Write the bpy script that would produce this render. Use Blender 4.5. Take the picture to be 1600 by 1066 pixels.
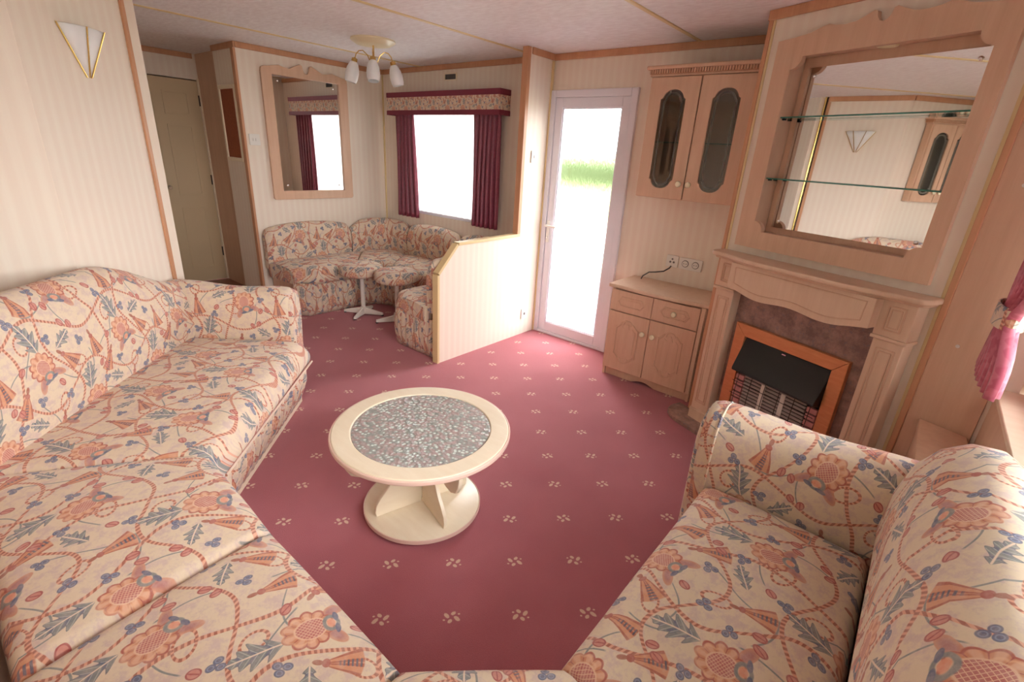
import bpy, bmesh, math, random
from math import sin, cos, pi, sqrt, radians, atan2, hypot
from mathutils import Vector, Matrix
random.seed(4)
for o in list(bpy.data.objects): bpy.data.objects.remove(o)
S = bpy.context.scene
COL = S.collection

# ------------------------------------------------------------------ camera
# world axes: X along the long door wall (to the right), Y across the van, Z up
cam = bpy.data.cameras.new('camera'); camo = bpy.data.objects.new('camera', cam); COL.objects.link(camo)
cam.sensor_width = 36; cam.lens = 36*760/1600; cam.clip_start = .02
pt, rl = radians(21.0), radians(3.5)
def lev(x, y, z):   # camera level frame -> world
    a, b = radians(129), radians(39)
    return Vector((x*sin(a)+y*cos(a), x*sin(b)+y*cos(b), z))
R_ = Vector((1,0,0)); U_ = Vector((0, sin(pt), cos(pt)))
xr = R_*cos(rl)+U_*sin(rl); ur = -R_*sin(rl)+U_*cos(rl); fw = Vector((0, cos(pt), -sin(pt)))
xr, ur, fw = lev(*xr), lev(*ur), lev(*fw)
m = Matrix((xr, ur, -fw)).transposed().to_4x4(); m.translation = Vector((0, 0, 1.4))
camo.matrix_world = m
S.camera = camo

# ------------------------------------------------------------------ world, daylight, exposure
S.view_settings.view_transform = 'Standard'; S.view_settings.look = 'None'
S.view_settings.exposure = 1.35; S.view_settings.gamma = 1.0; S.view_settings.use_curve_mapping = False
w = bpy.data.worlds.new('overcast_sky'); S.world = w; w.use_nodes = True
bg = w.node_tree.nodes['Background']; bg.inputs[0].default_value = (1, .98, .98, 1); bg.inputs[1].default_value = 6.0
def sky_portal(name, loc, rot, sx, sy):
    """marks a real window opening for the sky's light; gives off no light of its own"""
    l = bpy.data.lights.new(name, 'AREA'); l.shape = 'RECTANGLE'; l.size = sx; l.size_y = sy; l.cycles.is_portal = True
    o = bpy.data.objects.new(name, l); COL.objects.link(o); o.location = loc; o.rotation_euler = rot
    return o
sky_portal('end_window_sky_offscreen', (.50, 1.055, 1.302), (0, radians(90), 0), 1.12, 2.21)
sky_portal('dining_window_sky', (-3.49, 3.29, 1.27), (radians(-90), 0, 0), 1.02, .94)
sky_portal('entrance_door_sky', (-2.006, 3.29, .92), (radians(-90), 0, 0), .68, 1.83)

# ------------------------------------------------------------------ node helpers
class E_:
    """tiny expression wrapper over shader math nodes"""
    def __init__(s, nt, sock): s.nt, s.k = nt, sock
    def _m(s, op, *a, clamp=False):
        n = s.nt.nodes.new('ShaderNodeMath'); n.operation = op; n.use_clamp = clamp
        for i, x in enumerate((s,)+a):
            if isinstance(x, E_): s.nt.links.new(x.k, n.inputs[i])
            else: n.inputs[i].default_value = x
        return E_(s.nt, n.outputs[0])
    def __add__(s, o): return s._m('ADD', o)
    def __sub__(s, o): return s._m('SUBTRACT', o)
    def __mul__(s, o): return s._m('MULTIPLY', o)
    def __truediv__(s, o): return s._m('DIVIDE', o)
    def sin(s): return s._m('SINE')
    def abs(s): return s._m('ABSOLUTE')
    def mx(s, o): return s._m('MAXIMUM', o)
    def mn(s, o): return s._m('MINIMUM', o)
    def below(s, edge, soft): # 1 where s < edge
        return s._m('MULTIPLY_ADD', -1.0/soft, edge/soft+.5, clamp=True)
    def above(s, edge, soft): return s._m('MULTIPLY_ADD', 1.0/soft, -edge/soft+.5, clamp=True)
def vmath(nt, op, *a):
    n = nt.nodes.new('ShaderNodeVectorMath'); n.operation = op
    for i, x in enumerate(a):
        if hasattr(x, 'is_linked'): nt.links.new(x, n.inputs[i])
        else: n.inputs[i].default_value = x
    return n.outputs['Value'] if op in ('LENGTH', 'DOT_PRODUCT') else n.outputs['Vector']
def xyz(nt, v):
    n = nt.nodes.new('ShaderNodeSeparateXYZ'); nt.links.new(v, n.inputs[0]); return E_(nt, n.outputs[0]), E_(nt, n.outputs[1])
def mixc(nt, fac, a, b):
    n = nt.nodes.new('ShaderNodeMix'); n.data_type = 'RGBA'
    for i, x in ((0, fac), (6, a), (7, b)):
        if isinstance(x, E_): nt.links.new(x.k, n.inputs[i])
        elif hasattr(x, 'is_linked'): nt.links.new(x, n.inputs[i])
        elif i == 0: n.inputs[i].default_value = x
        else: n.inputs[i].default_value = (*x[:3], 1)
    return n.outputs[2]
def lin(r, g, b):
    f = lambda c: (c/255/12.92) if c/255 <= .04045 else ((c/255+.055)/1.055)**2.4
    return (f(r), f(g), f(b))
def newmat(name, color=(.8, .8, .8), rough=.5, metal=0, **kw):
    M = bpy.data.materials.new(name); M.use_nodes = True
    b = M.node_tree.nodes['Principled BSDF']
    b.inputs['Base Color'].default_value = (*color, 1); b.inputs['Roughness'].default_value = rough; b.inputs['Metallic'].default_value = metal
    for k, v in kw.items(): b.inputs[k].default_value = v
    return M, M.node_tree, b
def noise(nt, vec, scale, detail=3, rough=.5):
    n = nt.nodes.new('ShaderNodeTexNoise'); n.inputs['Scale'].default_value = scale; n.inputs['Detail'].default_value = detail; n.inputs['Roughness'].default_value = rough
    if vec is not None: nt.links.new(vec, n.inputs['Vector'])
    return E_(nt, n.outputs['Fac'])
def texco(nt, kind='Object'):
    n = nt.nodes.new('ShaderNodeTexCoord'); return n.outputs[kind]
def bump(nt, b, h, strength, dist=.002):
    n = nt.nodes.new('ShaderNodeBump'); n.inputs['Strength'].default_value = strength; n.inputs['Distance'].default_value = dist
    nt.links.new(h.k, n.inputs['Height']); nt.links.new(n.outputs[0], b.inputs['Normal'])

def wood(name, c1, c2, rough=.42, sc=(14, 14, 1.2)):
    M, nt, b = newmat(name, c1, rough)
    v = vmath(nt, 'MULTIPLY', texco(nt), sc)
    n1 = noise(nt, v, 2.2, 5, .6); n2 = noise(nt, vmath(nt, 'MULTIPLY', texco(nt), (sc[0]*6, sc[1]*6, sc[2]*3)), 2.0, 2)
    f = (n1*1.0).above(.5, .5)*.75 + n2*.25
    nt.links.new(mixc(nt, f, c1, c2), b.inputs['Base Color'])
    bump(nt, b, n2, .08)
    return M
def wallpaper(name, c1, c2, ang=0.):
    M, nt, b = newmat(name, c1, .55)
    g = nt.nodes.new('ShaderNodeNewGeometry')
    x, y = xyz(nt, g.outputs['Position'])
    u = x*cos(ang)+y*sin(ang)
    st = ((u*(2*pi/.055)).sin()*.5+.5)*(noise(nt, vmath(nt, 'MULTIPLY', g.outputs['Position'], (60, 60, 1.5)), 1.0, 2)*1.1)
    nt.links.new(mixc(nt, st.below(.35, .5), c1, c2), b.inputs['Base Color'])
    return M
MAT = {}
MAT['wood'] = wood('beech_wood', lin(226, 188, 160), lin(210, 167, 138))
MAT['wood_pale'] = wood('pale_beech_wood', lin(230, 199, 172), lin(217, 181, 153))
MAT['woodtrim'] = wood('trim_wood', lin(214, 160, 122), lin(190, 134, 98))
MAT['cream_wood'] = wood('cream_table_wood', lin(243, 228, 203), lin(233, 213, 184), .35, (3, 14, 14))
MAT['pink_edge'] = newmat('pink_edge_band', lin(232, 196, 180), .35)[0]
MAT['gold_strip'] = newmat('gold_cream_strip', lin(226, 200, 150), .35)[0]
MAT['wall'] = wallpaper('striped_wall_x', lin(240, 226, 209), lin(237, 220, 203))
MAT['wall_y'] = wallpaper('striped_wall_y', lin(240, 226, 209), lin(237, 220, 203), pi/2)
MAT['wall_d'] = wallpaper('striped_wall_diagonal', lin(240, 226, 209), lin(237, 220, 203), -pi/4)
def ceiling_mat():
    M, nt, b = newmat('mottled_ceiling', lin(226, 215, 214), .6)
    n1 = noise(nt, vmath(nt, 'MULTIPLY', texco(nt), (18, 50, 10)), 1.0, 4, .6)
    nt.links.new(mixc(nt, n1.above(.5, .35), lin(232, 224, 225), lin(246, 242, 243)), b.inputs['Base Color'])
    return M
MAT['ceiling'] = ceiling_mat()
MAT['upvc'] = newmat('white_plastic_frame', lin(232, 228, 236), .3)[0]
MAT['white_plastic'] = newmat('white_plastic', lin(236, 230, 222), .35)[0]
MAT['grey_bar_hole_shade'] = newmat('vent_bars_and_hole_shade', lin(120, 112, 108), .5)[0]  # grey of the vent bars; on sockets it paints the shade inside holes
MAT['black'] = newmat('black_enamel', (.006, .006, .007), .3)[0]
MAT['cable'] = newmat('grey_cable', lin(80, 75, 72), .5)[0]
MAT['dark'] = newmat('dark_parts_and_gap_shade', lin(58, 40, 32), .6)[0]  # dark hinges, guard and vent back; also paints the shade of a gap
MAT['brass'] = newmat('brass', lin(214, 178, 110), .25, 1)[0]
MAT['chrome'] = newmat('chrome', (.8, .8, .8), .12, 1)[0]
MAT['ivory'] = newmat('ivory_knob', lin(240, 228, 196), .2)[0]
MAT['cream_enamel'] = newmat('cream_enamel', lin(246, 232, 196), .35)[0]
MAT['white_metal'] = newmat('white_coated_metal', lin(238, 228, 218), .35)[0]
MAT['door_beige'] = newmat('beige_painted_door', lin(206, 182, 146), .45)[0]
MAT['cork'] = None
def cork():
    M, nt, b = newmat('brown_cork', lin(150, 78, 48), .8)
    n = noise(nt, texco(nt), 90, 3)
    nt.links.new(mixc(nt, n, lin(128, 62, 36), lin(176, 98, 62)), b.inputs['Base Color']); return M
MAT['cork'] = cork()
MAT['mirror'] = newmat('mirror_silver', (.86, .85, .83), .015, 1)[0]
MAT['floor_brown'] = wood('brown_corridor_floor', lin(150, 92, 62), lin(122, 70, 46))
def copper():
    M, nt, b = newmat('brushed_copper', lin(206, 128, 82), .38, .55)
    n = noise(nt, vmath(nt, 'MULTIPLY', texco(nt), (5, 5, 30)), 3, 3)
    nt.links.new(mixc(nt, n, lin(206, 132, 84), lin(228, 162, 114)), b.inputs['Base Color']); return M
MAT['copper'] = copper()
def marble():
    M, nt, b = newmat('brown_marble', lin(150, 116, 106), .45)
    n = noise(nt, texco(nt), 16, 6, .7); n2 = noise(nt, texco(nt), 55, 3)
    c = mixc(nt, n.above(.5, .25), lin(128, 98, 92), lin(176, 140, 126))
    nt.links.new(mixc(nt, n2.above(.62, .1)*.5, c, lin(120, 110, 118)), b.inputs['Base Color']); return M
MAT['marble'] = marble()
MAT['radiant'] = newmat('grey_radiant_bar', lin(176, 160, 152), .5)[0]
MAT['pink_radiant'] = newmat('pink_ceramic', lin(206, 140, 136), .6)[0]
def thin_glass(name, tint, amount, rough=.03):
    M = bpy.data.materials.new(name); M.use_nodes = True; nt = M.node_tree; nt.nodes.clear()
    o = nt.nodes.new('ShaderNodeOutputMaterial'); t = nt.nodes.new('ShaderNodeBsdfTransparent'); g = nt.nodes.new('ShaderNodeBsdfGlossy'); mx = nt.nodes.new('ShaderNodeMixShader')
    t.inputs[0].default_value = (*tint, 1); g.inputs['Roughness'].default_value = rough; g.inputs[0].default_value = (.9, .93, .92, 1)
    fr = nt.nodes.new('ShaderNodeFresnel'); fr.inputs[0].default_value = 1.45
    f = E_(nt, fr.outputs[0])*1.0+amount
    nt.links.new(f.k, mx.inputs[0]); nt.links.new(t.outputs[0], mx.inputs[1]); nt.links.new(g.outputs[0], mx.inputs[2]); nt.links.new(mx.outputs[0], o.inputs[0])
    return M
MAT['glass'] = thin_glass('window_glass', (.96, .98, .98), .0)
MAT['smoked_glass'] = thin_glass('smoked_cabinet_glass', (.80, .77, .74), .03)
MAT['shelf_glass'] = thin_glass('clear_shelf_glass', (.88, .95, .92), .02)
MAT['glass_edge'] = newmat('green_glass_edge', lin(70, 130, 115), .15)[0]
MAT['lead'] = thin_glass('etched_glass_band', (.72, .71, .69), .05, .35)
def frosted():
    M = bpy.data.materials.new('rain_textured_glass'); M.use_nodes = True; nt = M.node_tree; nt.nodes.clear()
    o = nt.nodes.new('ShaderNodeOutputMaterial'); t = nt.nodes.new('ShaderNodeBsdfTransparent'); g = nt.nodes.new('ShaderNodeBsdfRefraction'); mx = nt.nodes.new('ShaderNodeMixShader')
    gl = nt.nodes.new('ShaderNodeBsdfGlossy'); gl.inputs['Roughness'].default_value = .1; mx2 = nt.nodes.new('ShaderNodeMixShader'); mx2.inputs[0].default_value = .05
    t.inputs[0].default_value = (.97, .98, .99, 1); g.inputs['Roughness'].default_value = .16; g.inputs['IOR'].default_value = 1.12; g.inputs[0].default_value = (.97, .98, .99, 1)
    n = noise(nt, vmath(nt, 'MULTIPLY', texco(nt), (150, 150, 22)), 1.0, 4, .65)
    bp = nt.nodes.new('ShaderNodeBump'); bp.inputs['Strength'].default_value = .9; bp.inputs['Distance'].default_value = .004
    nt.links.new(n.k, bp.inputs['Height']); nt.links.new(bp.outputs[0], g.inputs['Normal'])
    mx.inputs[0].default_value = .78
    nt.links.new(t.outputs[0], mx.inputs[1]); nt.links.new(g.outputs[0], mx.inputs[2])
    nt.links.new(mx.outputs[0], mx2.inputs[1]); nt.links.new(gl.outputs[0], mx2.inputs[2]); nt.links.new(mx2.outputs[0], o.inputs[0])
    return M
MAT['frosted'] = frosted()
def pebble_glass():
    M, nt, b = newmat('pebbled_table_glass', lin(150, 148, 142), .08)
    v = nt.nodes.new('ShaderNodeTexVoronoi'); v.inputs['Scale'].default_value = 62; nt.links.new(texco(nt), v.inputs['Vector'])
    d = E_(nt, v.outputs['Distance'])
    n = noise(nt, texco(nt), 40, 2)
    c = mixc(nt, n.above(.5, .2), lin(172, 150, 146), lin(150, 152, 146))
    nt.links.new(mixc(nt, d.below(.33, .2)*n.above(.42, .2), c, lin(214, 222, 214)), b.inputs['Base Color'])
    bump(nt, b, d, .9, .004)
    b.inputs['Specular IOR Level'].default_value = .8
    return M
MAT['pebble'] = pebble_glass()
def sheer():
    M = bpy.data.materials.new('white_net_fabric'); M.use_nodes = True; nt = M.node_tree; nt.nodes.clear()
    o = nt.nodes.new('ShaderNodeOutputMaterial'); t = nt.nodes.new('ShaderNodeBsdfTransparent'); g = nt.nodes.new('ShaderNodeBsdfTranslucent'); mx = nt.nodes.new('ShaderNodeMixShader'); mx.inputs[0].default_value = .55
    g.inputs[0].default_value = (.95, .95, .96, 1)
    nt.links.new(t.outputs[0], mx.inputs[1]); nt.links.new(g.outputs[0], mx.inputs[2]); nt.links.new(mx.outputs[0], o.inputs[0]); return M
MAT['net'] = sheer()
def shade_glass():
    M, nt, b = newmat('frosted_white_shade', lin(238, 236, 236), .3)
    b.inputs['Subsurface Weight'].default_value = .3; b.inputs['Subsurface Radius'].default_value = (.02, .02, .02)
    return M
MAT['shade'] = shade_glass()
def damask(name, c1, c2):
    M, nt, b = newmat(name, c1, .45)
    b.inputs['Sheen Weight'].default_value = .3
    v = texco(nt, 'UV')
    n = noise(nt, v, 22, 2, .4)
    band = ((n*26).sin()).above(.2, .8)
    nt.links.new(mixc(nt, band*.6, c1, c2), b.inputs['Base Color']); return M
MAT['burgundy'] = damask('burgundy_curtain', lin(128, 42, 62), lin(140, 52, 72))
MAT['pink_curtain'] = damask('pink_damask_curtain', lin(190, 84, 108), lin(212, 118, 136))
MAT['braid'] = newmat('burgundy_braid', lin(128, 44, 62), .6)[0]

def carpet():
    M, nt, b = newmat('rose_carpet', lin(172, 82, 92), .95)
    g = nt.nodes.new('ShaderNodeNewGeometry'); P = g.outputs['Position']
    rot = nt.nodes.new('ShaderNodeVectorRotate'); rot.rotation_type = 'Z_AXIS'; rot.inputs['Angle'].default_value = -pi/4
    nt.links.new(P, rot.inputs['Vector'])
    L = .2235; a0, b0 = .427, 1.594
    d = vmath(nt, 'SUBTRACT', rot.outputs[0], (a0, b0, 0))
    wv = vmath(nt, 'WRAP', d, (L/2, L/2, 9), (-L/2, -L/2, -9))
    x, y = xyz(nt, wv)
    # parity flips the motif from one to the next
    px, py = xyz(nt, d)
    par = ((px/L+.5)._m('FLOOR')+(py/L+.5)._m('FLOOR'))._m('PINGPONG', 1.0)
    x = x*(par*2.-1.)
    nz = noise(nt, P, 160, 2)
    soft = .004
    msk = None
    # pinwheel of four leaves plus a small curl
    for ang, r, la, lb in ((.35, .017, .011, .0065), (1.95, .015, .0085, .006), (3.45, .018, .012, .0065), (5.05, .015, .0085, .006), (2.7, .026, .004, .003), (5.9, .026, .004, .003)):
        cx, cy = r*cos(ang), r*sin(ang); t = ang+.5
        u = (x-cx)*cos(t)+(y-cy)*sin(t); v = (y-cy)*cos(t)-(x-cx)*sin(t)
        e = ((u/la)*(u/la)+(v/lb)*(v/lb))+(nz-.5)*.9
        k = e.below(1., .5)
        msk = k if msk is None else msk.mx(k)
    n1 = noise(nt, P, 3.5, 3); n2 = noise(nt, P, 420, 2, .7)
    base = mixc(nt, n1.above(.5, .5), lin(182, 92, 102), lin(198, 110, 118))
    base = mixc(nt, n2.above(.5, .4)*.55, base, lin(150, 68, 78))
    nt.links.new(mixc(nt, msk*.85, base, lin(232, 202, 174)), b.inputs['Base Color'])
    b.inputs['Sheen Weight'].default_value = .25
    bump(nt, b, n2, .7, .004)
    return M
MAT['carpet'] = carpet()

def fabric():
    """cream upholstery print: lattice flowers, acanthus leaves, tassels, ropes, tulips and berries; UV in metres"""
    M, nt, b = newmat('floral_upholstery', lin(240, 214, 184), .85)
    uv = texco(nt, 'UV')
    TX, TY = .40, .46
    warp = nt.nodes.new('ShaderNodeTexNoise'); warp.inputs['Scale'].default_value = 6; warp.inputs['Detail'].default_value = 1; nt.links.new(uv, warp.inputs['Vector'])
    wv = vmath(nt, 'MULTIPLY', vmath(nt, 'SUBTRACT', warp.outputs['Color'], (.5, .5, .5)), (.03, .03, 0))
    uvw = vmath(nt, 'ADD', uv, wv)
    fine = noise(nt, uv, 120, 2, .7)
    U, V = xyz(nt, uvw)
    col = None
    n1 = noise(nt, uv, 30, 4, .7)
    col = mixc(nt, n1.above(.54, .14)*.6, lin(226, 205, 176), lin(202, 172, 174))
    def loc(cx, cy, ang):
        d = vmath(nt, 'SUBTRACT', uvw, (cx*TX, cy*TY, 0))
        d = vmath(nt, 'WRAP', d, (TX/2, TY/2, 9), (-TX/2, -TY/2, -9))
        r = nt.nodes.new('ShaderNodeVectorRotate'); r.rotation_type = 'Z_AXIS'; r.inputs['Angle'].default_value = -ang
        nt.links.new(d, r.inputs['Vector']); return r.outputs[0]
    def ell(v, cx, cy, rx, ry, soft=.12):
        q = vmath(nt, 'MULTIPLY', vmath(nt, 'SUBTRACT', v, (cx, cy, 0)), (1/rx, 1/ry, 0))
        return E_(nt, vmath(nt, 'LENGTH', q))
    def put(mask, c):
        nonlocal col
        col = mixc(nt, mask*.94, col, c)
    ORANGE, RED, BRICK = lin(208, 130, 90), lin(176, 80, 68), lin(166, 86, 64)
    BLUE, GREY, DK = lin(84, 94, 126), lin(122, 128, 128), lin(78, 78, 98)
    CREAM, MAUVE = lin(240, 214, 190), lin(170, 112, 116)
    # stems
    for k, ph, off, amp, vert in ((1, .6, .16, .10, 0), (1, 2.4, .62, .13, 0), (1, 4.0, .80, .12, 1), (1, 1.0, .30, .10, 1)):
        A, B, TA, TB = (U, V, TX, TY) if not vert else (V, U, TY, TX)
        dd = (B - (A*(2*pi*k/TA)+ph).sin()*(amp*TB) - off*TB)._m('WRAP', TB/2, -TB/2).abs()
        put(dd.below(.0022, .0015)*((A*(2*pi*2/TA)+ph).sin().above(-.1, .2)), GREY)
    # ropes
    def rope(A, B, TA, TB, k, ph, off, amp):
        dd = (B - (A*(2*pi*k/TA)+ph).sin()*(amp*TB) - off*TB)._m('WRAP', TB/2, -TB/2).abs()
        tw = (A*(2*pi*round(TA/.0125)/TA)+B*180).sin()
        m_ = dd.below(.0052, .002)
        put(m_, lin(226, 158, 128)); put(m_*tw.above(-.1, .6), BRICK)
    rope(U, V, TX, TY, 1, 0.2, .46, .13); rope(V, U, TY, TX, 1, 2.2, .52, .15); rope(U, V, TX, TY, 1, 3.4, .96, .09); rope(V, U, TY, TX, 1, .3, .03, .08)
    def ring(cx, cy, rx, ry, ang):
        v = loc(cx, cy, ang); e = (ell(v, 0, 0, rx, ry)-1.).abs()
        x, y = xyz(nt, v); tw = ((y._m('ARCTAN2', x))*15.).sin()
        m_ = e.below(.13, .06)
        put(m_, lin(226, 158, 128)); put(m_*tw.above(-.1, .6), BRICK)
    ring(.36, .62, .030, .020, .5); ring(.62, .36, .020, .032, .3); ring(.10, .12, .034, .022, -.4); ring(.86, .90, .022, .03, .2)
    # acanthus leaves
    def leaf(cx, cy, ang, ln, wd):
        v = loc(cx, cy, ang); x, y = xyz(nt, v)
        t = (x/ln+.5)
        edge = (t*pi).sin()*wd*(((t*(2*pi*4.)+y.abs()*-190.).sin())*.30+.80)
        ya = y.abs()
        m_ = (ya-edge).below(0, .002)*t.above(.02, .02)*t.below(.98, .02)
        put(m_, GREY)
        put(m_*((t*(2*pi*4.)+ya*-190.).sin().below(-.25, .9))*.8, BLUE); put(m_*((t*(2*pi*8.)+ya*-380.).sin().above(.8, .3))*.6, lin(196, 196, 182)); put((ya-edge).abs().below(.0014, .0012)*m_, DK)
        put(m_*ya.below(.0018, .0016), CREAM)
    leaf(.28, .45, 1.7, .115, .034); leaf(.78, .93, 1.3, .115, .034); leaf(.92, .30, .5, .085, .024); leaf(.46, .84, 2.6, .085, .022)
    # large flowers
    def flower(cx, cy, ang):
        v = loc(cx, cy, ang); x, y = xyz(nt, v)
        th = y._m('ARCTAN2', x)
        for s in (-1, 1):      # drooping wing petals
            e = ell(loc(cx, cy, ang+s*2.35), .062, s*.012, .034, .0135)
            put(e.below(1, .12), lin(206, 140, 112)); put(e.below(.62, .5)*.8, MAUVE)
        e = ell(v, 0, 0, .054, .050) - (th*5.).sin().abs()*.17
        put(e.below(.86, .05), ORANGE); put(e.below(.80, .05)*((th*5.).sin().abs().above(.72, .3)), lin(224, 168, 136)); put((e-.80).abs().below(.05, .05), RED); put(e.below(.84, .05)*((th*5.).sin().abs().below(.12, .12)), RED)
        sp = ell(v, .014, 0, .050, .046)-(th*5.).sin().abs()*.1
        put((sp-.66).abs().below(.05, .08)*.6*x.above(-.02, .01), lin(238, 190, 150))
        core = ell(v, -.004, 0, .030, .024)
        lat = ((x+y)*(pi/.0085)).sin().abs().mn(((x-y)*(pi/.0085)).sin().abs())
        put(core.below(1.12, .1), lin(232, 190, 158)); put(core.below(1, .08)*lat.above(.28, .2), lin(186, 92, 92))
        c2 = ell(v, -.046, 0, .020, .024); put((c2-.75).abs().below(.2, .12), GREY); put(c2.below(.45, .15), lin(228, 150, 120))
        put(ell(v, -.058, .018, .006, .014).below(1, .2), BLUE); put(ell(v, -.058, -.018, .006, .014).below(1, .2), BLUE)
    flower(.24, .22, 1.9); flower(.74, .70, 1.2)
    # tassels
    def tassel(cx, cy, ang):
        v = loc(cx, cy, ang); x, y = xyz(nt, v)
        wd = (x*.36+.0125)
        r = y.abs()/wd
        m_ = (y.abs()-wd).below(0, .002)*x.above(-.012, .003)*(x+y*y*7.).below(.062, .003)
        put(m_, lin(214, 142, 102)); put(m_*((r*9.).sin().above(.45, .5)), lin(176, 88, 66)); put(m_*r.below(.3, .1)*(x*700.).sin().above(.1, .6)*x.above(.01, .01), DK)
        put(ell(v, -.018, 0, .009, .0095).below(1, .15), RED); put(ell(v, -.036, 0, .012, .006).below(1, .2), BRICK)
    tassel(.66, .20, -1.4); tassel(.14, .72, -1.75); tassel(.48, .70, -2.3); tassel(.97, .52, -1.1)
    # tulips
    def tulip(cx, cy, ang):
        v = loc(cx, cy, ang)
        e = ell(v, 0, 0, .0155, .0115); x, y = xyz(nt, v)
        put(e.below(1, .1), lin(206, 126, 112)); put((e-.9).abs().below(.12, .1), lin(168, 66, 66)); put(((y+x*.3).abs()).below(.0016, .0014)*e.below(.8, .1), lin(168, 66, 66))
    for q in ((.45, .10, 1.3), (.53, .12, 1.9), (.90, .14, 1.0), (.04, .46, 1.4), (.10, .50, 2.0), (.60, .52, 1.2), (.33, .92, 1.7), (.41, .95, 1.2), (.94, .72, 2.2)): tulip(*q)
    # berry sprigs
    def berries(cx, cy, ang):
        v = loc(cx, cy, ang)
        for k in range(3):
            a = k*2.094
            e = ell(v, .0105*cos(a), .0105*sin(a), .0098, .0088)
            put(e.below(1, .15), BLUE); put((e-.55).abs().below(.1, .15)*.7, lin(150, 160, 186))
    for q in ((.44, .24, .4), (.86, .06, 1.4), (.06, .34, .9), (.62, .88, .2), (.30, .78, 1.1), (.84, .46, .7), (.54, .40, 2.)): berries(*q)
    col = mixc(nt, fine.above(.5, .6)*.2, col, lin(205, 178, 160)); wash = noise(nt, uv, 45, 3, .7); col = mixc(nt, wash.above(.55, .3)*.25, col, lin(228, 204, 186))
    nt.links.new(col, b.inputs['Base Color'])
    b.inputs['Sheen Weight'].default_value = .15
    soft = noise(nt, uv, 7, 2)
    bump(nt, b, fine*.05+soft, .35, .02)
    return M
MAT['fabric'] = fabric()

# ------------------------------------------------------------------ geometry helpers
def cap(V_, F_, UV, idx):
    n = len(V_)
    for i in idx: V_.append(V_[i]); UV.append((V_[i][0]*.8+V_[i][1]*.8, V_[i][2]))
    F_.append(tuple(range(n, n+len(idx))))
def mobj(name, verts, faces, mat, parent=None, uvs=None, smooth=False, bevel=0, seg=2, ang=40):
    me = bpy.data.meshes.new(name); me.from_pydata([tuple(v) for v in verts], [], faces)
    if uvs:
        l = me.uv_layers.new(name='UVMap')
        for lp in me.loops: l.data[lp.index].uv = uvs[lp.vertex_index]
    bm = bmesh.new(); bm.from_mesh(me); bmesh.ops.recalc_face_normals(bm, faces=bm.faces); bm.to_mesh(me); bm.free()
    me.materials.append(MAT[mat] if isinstance(mat, str) else mat)
    o = bpy.data.objects.new(name, me); COL.objects.link(o)
    if parent is not None: o.parent = parent
    if bevel:
        b = o.modifiers.new('Bevel', 'BEVEL'); b.width = bevel; b.segments = seg; b.limit_method = 'ANGLE'; b.angle_limit = radians(35)
    if smooth or bevel:
        for p in me.polygons: p.use_smooth = True
        if bevel:
            wn = o.modifiers.new('WN', 'WEIGHTED_NORMAL'); wn.keep_sharp = True
        else:
            me.set_sharp_from_angle(angle=radians(ang))
    return o
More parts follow.
